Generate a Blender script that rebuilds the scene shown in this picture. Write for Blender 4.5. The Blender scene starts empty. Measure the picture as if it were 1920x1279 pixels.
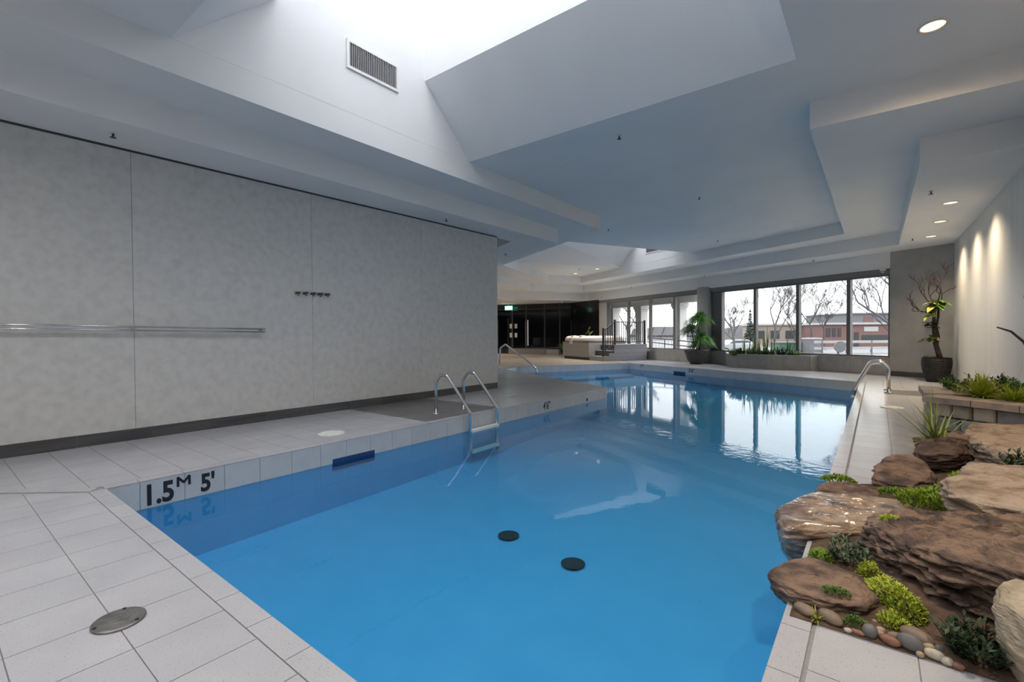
import bpy, math, random
from mathutils import Vector, Matrix, noise
from mathutils.geometry import tessellate_polygon

# ------------------------------------------------------------------ camera, world, lights, exposure
scn = bpy.context.scene
col = scn.collection
cd = bpy.data.cameras.new('camera'); cam = bpy.data.objects.new('camera', cd); col.objects.link(cam)
cd.sensor_fit = 'HORIZONTAL'; cd.sensor_width = 36.0; cd.lens = 16.476; cd.clip_end = 500; cd.clip_start = 0.05
cam.matrix_world = Matrix(((0.78935, -0.00439, 0.61393, 0), (0.61391, 0.01626, -0.78921, 0), (-0.00651, 0.99986, 0.01553, 1.2), (0, 0, 0, 1)))
scn.camera = cam
scn.view_settings.view_transform = 'Standard'; scn.view_settings.look = 'None'
scn.view_settings.gamma = 1.0; scn.view_settings.use_curve_mapping = False
scn.view_settings.exposure = 0.62

SKY = 9.5            # zenith; a standard overcast sky falls to a third of this at the horizon
w = bpy.data.worlds.new('overcast_sky'); scn.world = w; w.use_nodes = True
bg = w.node_tree.nodes['Background']; bg.inputs[0].default_value = (0.97, 0.98, 1.0, 1); 
_n, _l = w.node_tree.nodes, w.node_tree.links
_tc = _n.new('ShaderNodeTexCoord'); _sx = _n.new('ShaderNodeSeparateXYZ'); _l.new(_tc.outputs['Generated'], _sx.inputs[0])
_mr = _n.new('ShaderNodeMapRange'); _mr.inputs[1].default_value = 0; _mr.inputs[2].default_value = 1; _mr.inputs[3].default_value = SKY / 3; _mr.inputs[4].default_value = SKY
_l.new(_sx.outputs[2], _mr.inputs[0]); _l.new(_mr.outputs[0], bg.inputs[1])

def portal(name, loc, sx, sy, direction):
    l = bpy.data.lights.new(name, 'AREA'); l.shape = 'RECTANGLE'; l.size = sx; l.size_y = sy; l.cycles.is_portal = True
    o = bpy.data.objects.new(name, l); col.objects.link(o); o.location = loc
    o.rotation_euler = Vector(direction).to_track_quat('-Z', 'Y').to_euler()
TW = Vector((-0.8949, 0.4463, 0)); NW = Vector((0.4463, 0.8949, 0))      # along / outward normal of the window wall
W0 = Vector((0.28, 16.30, 0))
portal('skylight_portal', (-2.95, 3.6, 6.95), 4.7, 2.3, (0, 0, -1))
portal('skylight_portal', (-7.95, 15.1, 6.95), 6.2, 2.6, (0, 0, -1))
portal('window_portal', W0 + TW * 2.75 + NW * 0.25 + Vector((0, 0, 1.6)), 5.6, 2.3, -NW)
portal('window_portal', W0 + TW * 9.5 + NW * 0.25 + Vector((0, 0, 1.6)), 6.2, 2.3, -NW)

# ------------------------------------------------------------------ helpers
def tag(o, label=None, cat=None, group=None, kind=None):
    if label: o['label'] = label
    if cat: o['category'] = cat
    if group: o['group'] = group
    if kind: o['kind'] = kind
    return o
def empty(name, loc, label=None, cat=None, group=None, kind=None):
    o = bpy.data.objects.new(name, None); col.objects.link(o); o.location = loc; o.empty_display_size = 0.1
    return tag(o, label, cat, group, kind)
def copy_tree(o, parent=None):
    c = o.copy(); col.objects.link(c)
    if parent: c.parent = parent
    for ch in list(o.children): copy_tree(ch, c)
    return c
def wloc(o):
    v = Vector((0, 0, 0))
    while o: v += o.location; o = o.parent
    return v
class MB:
    def __init__(s): s.v = []; s.f = []
    def face(s, pts):
        b = len(s.v); s.v += [tuple(p) for p in pts]; s.f.append(tuple(range(b, b + len(pts))))
    def box(s, c, d, rz=0.0, m=None):
        c = Vector(c); b = len(s.v); ca, sa = math.cos(rz), math.sin(rz)
        for z in (-.5, .5):
            for x, y in ((-.5, -.5), (.5, -.5), (.5, .5), (-.5, .5)):
                X, Y = x * d[0], y * d[1]
                p = Vector((X * ca - Y * sa, X * sa + Y * ca, z * d[2]))
                if m: p = m @ p
                s.v.append(tuple(c + p))
        s.f += [tuple(b + i for i in q) for q in ((3, 2, 1, 0), (4, 5, 6, 7), (0, 1, 5, 4), (1, 2, 6, 5), (2, 3, 7, 6), (3, 0, 4, 7))]
        return s
    def prism(s, poly, z0, z1, sides=True, bottom=True, top=True):
        n = len(poly); b = len(s.v)
        a = sum(poly[i][0] * poly[(i + 1) % n][1] - poly[(i + 1) % n][0] * poly[i][1] for i in range(n))
        if a < 0: poly = poly[::-1]
        s.v += [(p[0], p[1], z0) for p in poly] + [(p[0], p[1], z1) for p in poly]
        if bottom: s.f.append(tuple(range(b + n - 1, b - 1, -1)))
        if top: s.f.append(tuple(range(b + n, b + 2 * n)))
        if sides:
            for i in range(n): j = (i + 1) % n; s.f.append((b + i, b + j, b + n + j, b + n + i))
        return s
    def bar(s, p0, p1, wd, ht=None):
        """square bar between two points"""
        p0, p1 = Vector(p0), Vector(p1); ht = ht or wd; d = (p1 - p0); L = d.length; d.normalize()
        up = Vector((0, 0, 1)) if abs(d.z) < .95 else Vector((0, 1, 0))
        x = d.cross(up).normalized(); u = x.cross(d); m = Matrix((x, d, u)).transposed()
        return s.box((p0 + p1) / 2, (wd, L, ht), 0, m)
    def tube(s, pts, r, n=8, cap=True):
        pts = [Vector(p) for p in pts]; m = len(pts); b = len(s.v); x = None
        for i, p in enumerate(pts):
            d = (pts[min(i + 1, m - 1)] - pts[max(i - 1, 0)]).normalized()
            if x is None:
                x = d.cross(Vector((0, 0, 1)) if abs(d.z) < .9 else Vector((0, 1, 0))).normalized()
            else: x = (x - d * x.dot(d)).normalized()
            y = d.cross(x); rr = r[i] if isinstance(r, (list, tuple)) else r
            for k in range(n):
                a = 2 * math.pi * k / n; s.v.append(tuple(p + (x * math.cos(a) + y * math.sin(a)) * rr))
        for i in range(m - 1):
            for k in range(n):
                k2 = (k + 1) % n; s.f.append((b + i * n + k, b + i * n + k2, b + (i + 1) * n + k2, b + (i + 1) * n + k))
        if cap:
            s.f.append(tuple(b + k for k in range(n - 1, -1, -1))); s.f.append(tuple(b + (m - 1) * n + k for k in range(n)))
        return s
    def lathe(s, prof, c, n=24, cap=True):
        c = Vector(c); b = len(s.v); m = len(prof)
        for r, z in prof:
            for k in range(n):
                a = 2 * math.pi * k / n; s.v.append((c.x + r * math.cos(a), c.y + r * math.sin(a), c.z + z))
        for i in range(m - 1):
            for k in range(n):
                k2 = (k + 1) % n; s.f.append((b + i * n + k, b + i * n + k2, b + (i + 1) * n + k2, b + (i + 1) * n + k))
        if cap:
            s.f.append(tuple(b + k for k in range(n - 1, -1, -1))); s.f.append(tuple(b + (m - 1) * n + k for k in range(n)))
        return s
    def build(s, name, mat, parent=None, smooth=False, kind=None):
        o = mesh(name, s.v, s.f, mat, parent, smooth)
        if kind: o['kind'] = kind
        return o
def mesh(name, v, f, mat, parent=None, smooth=False):
    me = bpy.data.meshes.new(name)
    if parent:
        L = wloc(parent); v = [(p[0] - L.x, p[1] - L.y, p[2] - L.z) for p in v]
    me.from_pydata(v, [], f); me.update()
    if smooth:
        me.polygons.foreach_set('use_smooth', [True] * len(me.polygons))
    me.materials.append(mat)
    o = bpy.data.objects.new(name, me); col.objects.link(o)
    if parent: o.parent = parent
    return o
def base_at(o, p):
    """move a mesh thing's origin to p without moving its geometry"""
    p = Vector(p); o.data.transform(Matrix.Translation(-p)); o.location = p; return o
def fill(outer, holes, z, flip=False):
    """triangles of a flat polygon with holes"""
    loops = [[Vector((p[0], p[1], 0)) for p in l] for l in [outer] + holes]
    flat = [p for l in loops for p in l]
    tris = tessellate_polygon(loops)
    out = []
    for t in tris:
        a, b, c = (flat[i] for i in t)
        if ((b - a).cross(c - a).z > 0) == flip: t = (t[0], t[2], t[1])
        out.append(tuple(t))
    return [(p.x, p.y, z) for p in flat], out
def add(mb, vf):
    b = len(mb.v); mb.v += vf[0]; mb.f += [tuple(b + i for i in t) for t in vf[1]]
def arc(c, r, a0, a1, n, ax, ay):
    c = Vector(c); return [c + Vector(ax) * (r * math.cos(a0 + (a1 - a0) * i / n)) + Vector(ay) * (r * math.sin(a0 + (a1 - a0) * i / n)) for i in range(n + 1)]
def fillet(pts, r, n=6):
    """round the inner corners of a polyline"""
    pts = [Vector(p) for p in pts]; out = [pts[0]]
    for i in range(1, len(pts) - 1):
        a, b, c = pts[i - 1], pts[i], pts[i + 1]
        d0 = (a - b).normalized(); d1 = (c - b).normalized(); ang = d0.angle(d1)
        t = min(r / math.tan(ang / 2), (a - b).length * .48, (c - b).length * .48)
        p0, p1 = b + d0 * t, b + d1 * t
        for k in range(n + 1):
            u = k / n; out.append(p0 * (1 - u) ** 2 + b * (2 * u * (1 - u)) + p1 * u * u)
    return out + [pts[-1]]

# ------------------------------------------------------------------ materials
M = {}
def nodes(name):
    m = bpy.data.materials.new(name); m.use_nodes = True; M[name] = m
    return m, m.node_tree, m.node_tree.nodes, m.node_tree.links, m.node_tree.nodes['Principled BSDF']
def plain(name, c, rough=.5, metal=0, spec=.5, emit=None, es=0, coat=0):
    m, t, n, l, b = nodes(name)
    b.inputs['Base Color'].default_value = (*c, 1); b.inputs['Roughness'].default_value = rough; b.inputs['Metallic'].default_value = metal
    b.inputs['Specular IOR Level'].default_value = spec; b.inputs['Coat Weight'].default_value = coat
    if emit: b.inputs['Emission Color'].default_value = (*emit, 1); b.inputs['Emission Strength'].default_value = es
    return m
def noisy(name, cols, scale=5, rough=.6, bump=0, bscale=None, stretch=(1, 1, 1), detail=6, pos=None, spec=.5, speck=None, bdist=.01, metal=0, obj_random=0, coords='Object'):
    """colour ramp over noise; optional dark specks; optional bump; optional per-object tone shift"""
    m, t, n, l, b = nodes(name)
    tc = n.new('ShaderNodeTexCoord'); mp = n.new('ShaderNodeMapping'); mp.inputs['Scale'].default_value = stretch
    if coords == 'World':
        g = n.new('ShaderNodeNewGeometry'); l.new(g.outputs['Position'], mp.inputs[0])
    else: l.new(tc.outputs[coords], mp.inputs[0])
    ns = n.new('ShaderNodeTexNoise'); ns.inputs['Scale'].default_value = scale; ns.inputs['Detail'].default_value = detail; l.new(mp.outputs[0], ns.inputs['Vector'])
    cr = n.new('ShaderNodeValToRGB'); e = cr.color_ramp.elements
    k = len(cols); ps = pos or [.3 + .4 * i / max(1, k - 1) for i in range(k)]
    while len(e) < k: e.new(.5)
    for i in range(k): e[i].position = ps[i]; e[i].color = (*cols[i], 1)
    l.new(ns.outputs[0], cr.inputs[0]); out = cr.outputs[0]
    if speck:
        v = n.new('ShaderNodeTexNoise'); v.inputs['Scale'].default_value = speck[0]; v.inputs['Detail'].default_value = 1; l.new(mp.outputs[0], v.inputs['Vector'])
        r2 = n.new('ShaderNodeValToRGB'); r2.color_ramp.elements[0].position = speck[1]; r2.color_ramp.elements[1].position = speck[1] + .04
        l.new(v.outputs[0], r2.inputs[0])
        mx = n.new('ShaderNodeMix'); mx.data_type = 'RGBA'; l.new(r2.outputs[0], mx.inputs[0]); l.new(out, mx.inputs[6]); mx.inputs[7].default_value = (*speck[2], 1); out = mx.outputs[2]
    if obj_random:
        oi = n.new('ShaderNodeObjectInfo'); mr = n.new('ShaderNodeMapRange'); mr.inputs[3].default_value = 1 - obj_random; mr.inputs[4].default_value = 1 + obj_random
        l.new(oi.outputs['Random'], mr.inputs[0]); mm = n.new('ShaderNodeVectorMath'); mm.operation = 'SCALE'; l.new(out, mm.inputs[0]); l.new(mr.outputs[0], mm.inputs['Scale']); out = mm.outputs[0]
    l.new(out, b.inputs['Base Color']); b.inputs['Roughness'].default_value = rough; b.inputs['Specular IOR Level'].default_value = spec; b.inputs['Metallic'].default_value = metal
    if bump:
        n2 = n.new('ShaderNodeTexNoise'); n2.inputs['Scale'].default_value = bscale or scale * 4; n2.inputs['Detail'].default_value = 8; l.new(mp.outputs[0], n2.inputs['Vector'])
        bp = n.new('ShaderNodeBump'); bp.inputs['Strength'].default_value = bump; bp.inputs['Distance'].default_value = bdist; l.new(n2.outputs[0], bp.inputs['Height']); l.new(bp.outputs[0], b.inputs['Normal'])
    return m
noisy('ceiling_paint', [(.80, .805, .81), (.84, .845, .85)], 1.2, .85, .25, 60, bdist=.004, coords='World')
noisy('stucco', [(.56, .56, .545), (.615, .615, .60), (.655, .655, .64)], 11, .75, .12, 40, detail=9, coords='World', bdist=.004)
noisy('back_panel', [(.33, .325, .315), (.40, .395, .385)], 2.6, .7, .1, 40, detail=9, coords='World', bdist=.004)
noisy('right_wall', [(.68, .685, .665), (.75, .75, .73)], 1.5, .45, .05, 20, stretch=(1, 3, .25), coords='World')
noisy('tile', [(.445, .448, .475), (.50, .503, .53)], 3, .22, 0, speck=(170, .66, (.30, .29, .29)), obj_random=.025, coords='World')
noisy('tile_dark', [(.13, .125, .12), (.20, .19, .185)], 3, .3, 0, stretch=(1, 8, 1), obj_random=.06, coords='World')
noisy('tile_lobby', [(.34, .29, .245), (.42, .37, .32)], 2, .3, 0, coords='World')  # brown tone holds the warm light reflected by the lobby floor
noisy('grout', [(.25, .25, .26), (.31, .31, .32)], 30, .9)
noisy('face_tile', [(.52, .53, .53), (.58, .585, .58)], 6, .3, 0, speck=(140, .68, (.38, .38, .37)), obj_random=.03, coords='World')
noisy('sill_tile', [(.30, .295, .28), (.36, .35, .335)], 5, .4, 0, obj_random=.05, coords='World')
noisy('baseboard_tile', [(.055, .055, .06), (.10, .10, .105)], 4, .45, 0, stretch=(1, .4, 6), obj_random=.15, coords='World')
noisy('pool_paint', [(.12, .42, .68), (.145, .455, .72)], 3, .6, 0, coords='World')
plain('skimmer_blue', (.01, .05, .16), .4)
plain('ink', (.012, .012, .016), .6)
noisy('steel', [(.62, .62, .62), (.72, .72, .71)], 30, .16, 0, metal=1)
plain('white_plastic', (.80, .80, .78), .35)
plain('cream_plastic', (.66, .62, .55), .4)
plain('dark_metal', (.045, .045, .05), .4)
plain('frame_metal', (.14, .135, .135), .45)
plain('frame_light', (.42, .41, .41), .4)
plain('header_grey', (.20, .195, .195), .6)
plain('black_gloss', (.012, .012, .014), .12)
plain('lamp_glow', (1, .9, .7), .4, emit=(1.0, .70, .34), es=1.9)
plain('glow_white', (1, .95, .9), .4, emit=(1.0, .9, .76), es=8)
plain('lamp_trim', (.75, .70, .60), .3)
plain('exit_green', (.1, .5, .35), .5, emit=(.25, .85, .65), es=1.2)
plain('exit_white', (.8, .9, .85), .5, emit=(.8, 1, .92), es=1.2)
plain('grille_dark', (.03, .03, .03), .8)

def glass_mat(name, tint, refl_rough=0.0, ior=1.5):
    m, t, n, l, b = nodes(name); n.remove(b); out = n['Material Output']
    fr = n.new('ShaderNodeFresnel'); ge = n.new('ShaderNodeNewGeometry'); ma = n.new('ShaderNodeMath'); ma.operation = 'MULTIPLY_ADD'
    ma.inputs[1].default_value = 1 / ior - ior; ma.inputs[2].default_value = ior; l.new(ge.outputs['Backfacing'], ma.inputs[0]); l.new(ma.outputs[0], fr.inputs[0])   # same reflectance from both sides
    tr = n.new('ShaderNodeBsdfTransparent'); tr.inputs[0].default_value = (*tint, 1)
    gl = n.new('ShaderNodeBsdfGlossy'); gl.inputs['Roughness'].default_value = refl_rough
    mx = n.new('ShaderNodeMixShader'); l.new(fr.outputs[0], mx.inputs[0]); l.new(tr.outputs[0], mx.inputs[1]); l.new(gl.outputs[0], mx.inputs[2]); l.new(mx.outputs[0], out.inputs[0])
    return m, n, l, fr, gl
glass_mat('glass', (.66, .67, .67)); glass_mat('skylight_glass', (.40, .405, .42))
glass_mat('dark_glass', (.34, .35, .37))
def water_mat():
    m, n, l, fr, gl = glass_mat('water', (.54, .84, .96), 0.0, 1.33)
    g = n.new('ShaderNodeNewGeometry'); ns = n.new('ShaderNodeTexNoise'); ns.inputs['Scale'].default_value = 9.0; ns.inputs['Detail'].default_value = 3.0
    l.new(g.outputs['Position'], ns.inputs['Vector'])
    # ripples are livelier along a line of return jets that crosses the pool
    sx = n.new('ShaderNodeSeparateXYZ'); l.new(g.outputs['Position'], sx.inputs[0])
    a = n.new('ShaderNodeMath'); a.operation = 'MULTIPLY_ADD'; a.inputs[1].default_value = .44; l.new(sx.outputs[0], a.inputs[0]); l.new(sx.outputs[1], a.inputs[2])
    d = n.new('ShaderNodeMath'); d.operation = 'SUBTRACT'; d.inputs[1].default_value = 5.5; l.new(a.outputs[0], d.inputs[0])
    ab = n.new('ShaderNodeMath'); ab.operation = 'ABSOLUTE'; l.new(d.outputs[0], ab.inputs[0])
    mr = n.new('ShaderNodeMapRange'); mr.inputs[1].default_value = 0; mr.inputs[2].default_value = .55; mr.inputs[3].default_value = .10; mr.inputs[4].default_value = .010; mr.interpolation_type = 'SMOOTHSTEP'; l.new(ab.outputs[0], mr.inputs[0])
    bp = n.new('ShaderNodeBump'); bp.inputs['Distance'].default_value = .05; l.new(mr.outputs[0], bp.inputs['Strength']); l.new(ns.outputs[0], bp.inputs['Height'])
    l.new(bp.outputs[0], gl.inputs['Normal']); l.new(bp.outputs[0], fr.inputs['Normal'])
water_mat()

# ------------------------------------------------------------------ floor, pool
POOL = [(-4.79, .925), (-.30, .925), (-.305, 13.85), (-7.79, 17.63), (-10.24, 13.39), (-9.92, 12.32), (-4.72, 9.46)]
LW = [(-6.90, -2.5), (-6.815, .529), (-6.604, 7.957)]
ROOM = [(-6.95, -2.6), (1.6, -2.6), (1.6, 15.7), (.4, 16.6), (-11.6, 22.5), (-14.0, 23.9), (-22, 23.9), (-22, 11.2), (-13, 11.2), (-6.62, 7.9)]
mb = MB(); add(mb, fill(ROOM, [POOL], -.006)); floor = mb.build('floor', M['grout'])
tag(floor, 'pale speckled tile deck running around the swimming pool', 'floor', kind='structure')

P = .316
def clip(poly, a, b):
    """keep the part of a convex polygon left of the line a->b"""
    out = []; nx, ny = -(b[1] - a[1]), b[0] - a[0]
    for i in range(len(poly)):
        p, q = poly[i], poly[(i + 1) % len(poly)]
        dp = (p[0] - a[0]) * nx + (p[1] - a[1]) * ny; dq = (q[0] - a[0]) * nx + (q[1] - a[1]) * ny
        if dp >= 0: out.append(p)
        if (dp > 0) != (dq > 0) and abs(dp - dq) > 1e-9:
            u = dp / (dp - dq); out.append((p[0] + (q[0] - p[0]) * u, p[1] + (q[1] - p[1]) * u))
    return out
def area(p): return abs(sum(p[i][0] * p[(i + 1) % len(p)][1] - p[(i + 1) % len(p)][0] * p[i][1] for i in range(len(p)))) / 2
TILES = []
def deck(region, ox, oy, mat, ang=0.0, pitch=P, gap=.004, special=None):
    """grid of tiles clipped to a convex region (counter-clockwise)"""
    ca, sa = math.cos(ang), math.sin(ang)
    loc = [((x - ox) * ca + (y - oy) * sa, -(x - ox) * sa + (y - oy) * ca) for x, y in region]
    i0, i1 = math.floor(min(p[0] for p in loc) / pitch), math.ceil(max(p[0] for p in loc) / pitch)
    j0, j1 = math.floor(min(p[1] for p in loc) / pitch), math.ceil(max(p[1] for p in loc) / pitch)
    for i in range(i0, i1):
        for j in range(j0, j1):
            g = gap / 2
            t = [(i * pitch + g, j * pitch + g), ((i + 1) * pitch - g, j * pitch + g), ((i + 1) * pitch - g, (j + 1) * pitch - g), (i * pitch + g, (j + 1) * pitch - g)]
            for k in range(len(loc)):
                t = clip(t, loc[k], loc[(k + 1) % len(loc)])
                if len(t) < 3: break
            if len(t) < 3 or area(t) < .0008: continue
            t = [(ox + x * ca - y * sa, oy + x * sa + y * ca) for x, y in t]
            cx = sum(p[0] for p in t) / len(t); cy = sum(p[1] for p in t) / len(t)
            m = special(cx, cy) if special else None
            TILES.append((t, m or mat, cx, cy))
left_special = lambda x, y: 'tile_dark' if 4.34 < y < 5.94 else None
deck([(-6.80, -.9), (-.19, -.9), (-.19, .826), (-4.755, .826), (-6.80, -.85)], -3.51, .826, 'tile')
deck([(-6.80, -.70), (-4.89, .862), (-4.82, 9.40), (-6.58, 10.36), (-6.80, .5)], -4.89, .86, 'tile', special=left_special)
deck([(-6.59, 7.98), (-6.59, 10.38), (-10.0, 12.27), (-12.0, 13.0), (-11.0, 10.0)], -4.89, .86, 'tile')
deck([(-.19, -.9), (1.48, -.9), (1.48, 2.255), (-.19, 2.255)], -.19, 2.255, 'tile')
deck([(-.19, 2.26), (1.48, 2.26), (1.48, 15.62), (.28, 16.25), (-.19, 14.0)], -.19, 2.255, 'tile', special=lambda x, y: 'tile_dark' if 11.40 < y < 12.33 and x > .12 else None)
WANG = math.atan2(-.4463, .8949)
deck([(-.19, 13.95), (.28, 16.25), (-11.4, 22.1), (-8.0, 19.5), (-7.74, 17.73)], -.19, 13.95, 'tile', WANG)
deck([(-7.85, 17.8), (-11.4, 22.1), (-14.0, 23.4), (-21.0, 21.0), (-21, 15), (-12.0, 13.0), (-10.3, 13.45)], -7.85, 17.75, 'tile_lobby', WANG, .6, .006)
CX, CY = cam.location.x, cam.location.y
def score(t):
    _, _, cx, cy = t; d = math.hypot(cx, cy); dx, dy = cx / d, cy / d
    f = dx * -.6139 + dy * .7892                                  # in front of the camera and inside the frame only
    if f < .6: return 0
    r = dx * .7893 + dy * .6139
    dep = f * d; scr = abs(r / f)
    if scr > 1.12 or 1.2 / dep > .75 * 1.02: return 0
    return area(t[0]) / dep ** 3
TILES.sort(key=score, reverse=True)
rest = MB()
for k, (t, m, cx, cy) in enumerate(TILES):
    if k < 300 and score((t, m, cx, cy)) > 0:
        b = MB(); b.prism(t, -.006, 0, bottom=False); base_at(b.build('tile', M[m]), (cx, cy, 0)).parent = floor
    elif m == 'tile': rest.prism(t, -.006, 0, bottom=False)
rest.build('tile_field', M['tile'], floor, kind='stuff')
for mname in ('tile_dark', 'tile_lobby'):
    b = MB()
    for k, (t, m, cx, cy) in enumerate(TILES):
        if m == mname and not (k < 300 and score((t, m, cx, cy)) > 0): b.prism(t, -.006, 0, bottom=False)
    if b.v: b.build('tile_field', M[mname], floor, kind='stuff')

WZ = -.23
def zfloor(x, y): return -.78 + .03 * max(0, min(y, 6.0) - 1) + .012 * max(0, y - 6.0)
mb = MB()
n = len(POOL)
for i in range(n):
    a, b = POOL[i], POOL[(i + 1) % n]
    mb.face([(a[0], a[1], -.006), (a[0], a[1], zfloor(*a)), (b[0], b[1], zfloor(*b)), (b[0], b[1], -.006)])
fv, ff = fill(POOL, [], 0); add(mb, ([(x, y, zfloor(x, y)) for x, y, z in fv], ff))
mb.prism([(-10.35, 13.3), (-7.85, 17.75), (-7.25, 16.85), (-8.75, 13.75), (-9.2, 11.9)], -.75, -.42)
basin = mb.build('pool_basin', M['pool_paint']); tag(basin, 'blue painted basin of the indoor swimming pool', 'pool', kind='structure')

mb = MB(); add(mb, fill(POOL, [], WZ)); water = mb.build('pool_water', M['water'])
tag(water, 'clear blue pool water mirroring the windows and the ceiling', 'water', kind='stuff')

def run(a, b, pitch, start=0.0):
    """cut a segment into pieces"""
    a, b = Vector((*a, 0)), Vector((*b, 0)); L = (b - a).length; d = (b - a) / L; s = start; out = []
    if s > 0: out.append((0, s))
    while s < L - .01: out.append((s, min(L, s + pitch))); s += pitch
    return a, d, out
def edge_tiles(a, b, coping=True, face=True, start=0.0, skip=None):
    """coping strip on the deck and upright tiles on the pool wall; pool interior lies to the left of a->b"""
    A, d, cuts = run(a, b, P, start); nn = Vector((-d.y, d.x, 0))
    for s0, s1 in cuts:
        p0, p1 = A + d * (s0 + .002), A + d * (s1 - .002)
        if coping:
            q = [p0 + nn * .006, p1 + nn * .006, p1 - nn * .096, p0 - nn * .096]
            m = MB(); m.prism([(v.x, v.y) for v in q], -.006, .001, bottom=False)
            base_at(m.build('coping_tile', M['tile']), ((p0 + p1) / 2)).parent = basin
        if face:
            zb = -.236
            if skip and s1 > skip[0] + .01 and s0 < skip[1] - .01: zb = -.186
            q = [p0, p1, p1 + nn * .008, p0 + nn * .008]
            m = MB(); m.prism([(v.x, v.y) for v in q], zb, -.008)
            base_at(m.build('wall_tile', M['face_tile']), (p0 + p1) / 2 + Vector((0, 0, zb))).parent = basin
L0, L1 = POOL[0], POOL[6]
edge_tiles(L1, L0, start=.10)
edge_tiles(L0, POOL[1], face=False, start=.23)
edge_tiles(POOL[1], POOL[2], face=False)
edge_tiles(POOL[2], POOL[3])
edge_tiles(POOL[3], POOL[4]); edge_tiles(POOL[4], POOL[5]); edge_tiles(POOL[5], POOL[6], face=False)
# mitre strip running from the pool corner across the deck
for k in range(8):
    d = Vector((-.775, -.632, 0)); nn = Vector((.632, -.775, 0)); p = Vector((-4.83, .87, 0)) + d * (k * P)
    if p.x < -6.8: break
    q = [p + nn * .045, p - nn * .045, p - nn * .045 + d * (P - .004), p + nn * .045 + d * (P - .004)]
    m = MB(); m.prism([(v.x, v.y) for v in q], -.006, .001, bottom=False); base_at(m.build('coping_tile', M['tile']), p).parent = basin
# skimmer mouths
d = Vector((L1[0] - L0[0], L1[1] - L0[1], 0)).normalized(); nn = Vector((d.y, -d.x, 0))
def mouth(name, base, d, nn, s0, s1, z0, z1, mat):
    p0, p1 = base + d * s0, base + d * s1
    m = MB(); m.prism([((p0 + nn * .0095).x, (p0 + nn * .0095).y), ((p1 + nn * .0095).x, (p1 + nn * .0095).y), ((p1 - nn * .004).x, (p1 - nn * .004).y), ((p0 - nn * .004).x, (p0 - nn * .004).y)], z0, z1)
    o = m.build(name, mat, basin); o['label'] = 'dark blue skimmer mouth at the waterline'; return o
mouth('skimmer', Vector((*L0, 0)), d, nn, 1.94, 2.49, -.31, -.185, M['skimmer_blue'])
f0 = Vector((*POOL[2], 0)); fd = (Vector((*POOL[3], 0)) - f0).normalized(); fn = Vector((-fd.y, fd.x, 0)); fn = fn if fn.y < 0 else -fn
mouth('skimmer', f0, fd, fn, 5.44, 5.98, -.31, -.155, M['skimmer_blue'])
for yy in (8.58,):
    m = MB(); c = Vector((*L0, 0)) + d * (yy - L0[1]) + nn * .009
    m.tube([c + Vector((0, 0, -.175)), c + nn * .006 + Vector((0, 0, -.175))], .032, 14); m.build('return_inlet', M['ink'], basin)
for (x, y) in ((-2.74, 3.45), (-1.98, 3.35)):
    m = MB(); z = zfloor(x, y); m.lathe([(.10, 0), (.10, .004), (.085, .006), (.03, .007)], (x, y, z), 24); g = m.build('main_drain', M['grille_dark'], basin); g['label'] = 'round black floor drain'

def text(name, s, size, origin, ax, parent, mat, up=Vector((0, 0, 1)), sx=1.0, bold=.012):
    cu = bpy.data.curves.new(name, 'FONT'); cu.body = s; cu.size = size; cu.offset = bold * size; cu.extrude = .0008
    t = bpy.data.objects.new(name, cu); col.objects.link(t); dg = bpy.context.evaluated_depsgraph_get()
    me = bpy.data.meshes.new_from_object(t.evaluated_get(dg)); bpy.data.objects.remove(t)
    ax = Vector(ax).normalized(); nz = ax.cross(up).normalized()
    m = Matrix((ax * sx, up, nz)).transposed().to_4x4(); m.translation = Vector(origin) - (wloc(parent) if parent else Vector())
    me.transform(m); me.materials.append(mat)
    o = bpy.data.objects.new(name, me); col.objects.link(o)
    if parent: o.parent = parent
    return o
def lp(s, z): return Vector((*L0, 0)) + d * s + nn * .0095 + Vector((0, 0, z))
for s_, txt, size, z in ((.235, '1.5', .235, -.205), (.655, "5'", .215, -.195), (6.06, "4'6\"", .19, -.175)):
    text('depth_marking', txt, size, lp(s_, z), d, basin, M['ink'], bold=.034 if txt in ('1.5', "5'") else .012, sx=.78)
def fp(s, z): return f0 + fd * s + fn * .0095 + Vector((0, 0, z))
for s_, txt, size, z in ((5.30, "3'6\"", .17, -.145), (7.72, '1', .15, -.13)):
    text('depth_marking', txt, size, fp(s_, z), -fd, basin, M['ink'], bold=.02)

def letter_m(o, ax, nrm, w_, h_, t):
    """a block capital M laid on a wall tile"""
    ax = Vector(ax); up = Vector((0, 0, 1)); m = MB(); pl = [(-.0, 0), (0, 1), (.5, .35), (1, 1), (1, 0)]
    for (u0, v0), (u1, v1) in zip(pl, pl[1:]):
        a, b = o + ax * (u0 * w_) + up * (v0 * h_), o + ax * (u1 * w_) + up * (v1 * h_); dd = (b - a).normalized(); sd_ = dd.cross(nrm).normalized() * t / 2
        a, b = a - dd * t * .2, b + dd * t * .2
        f = [a - sd_, b - sd_, b + sd_, a + sd_]; g = [p + nrm * .0008 for p in f]; k = len(m.v); m.v += [tuple(p) for p in f + g]
        m.f += [(k + 4, k + 5, k + 6, k + 7)] + [(k + i, k + (i + 1) % 4, k + 4 + (i + 1) % 4, k + 4 + i) for i in range(4)]
    m.build('depth_marking', M['ink'], basin)
letter_m(lp(.485, -.105), d, nn, .085, .075, .02)
letter_m(fp(7.62, -.075), -fd, fn, .06, .055, .016)

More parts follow.
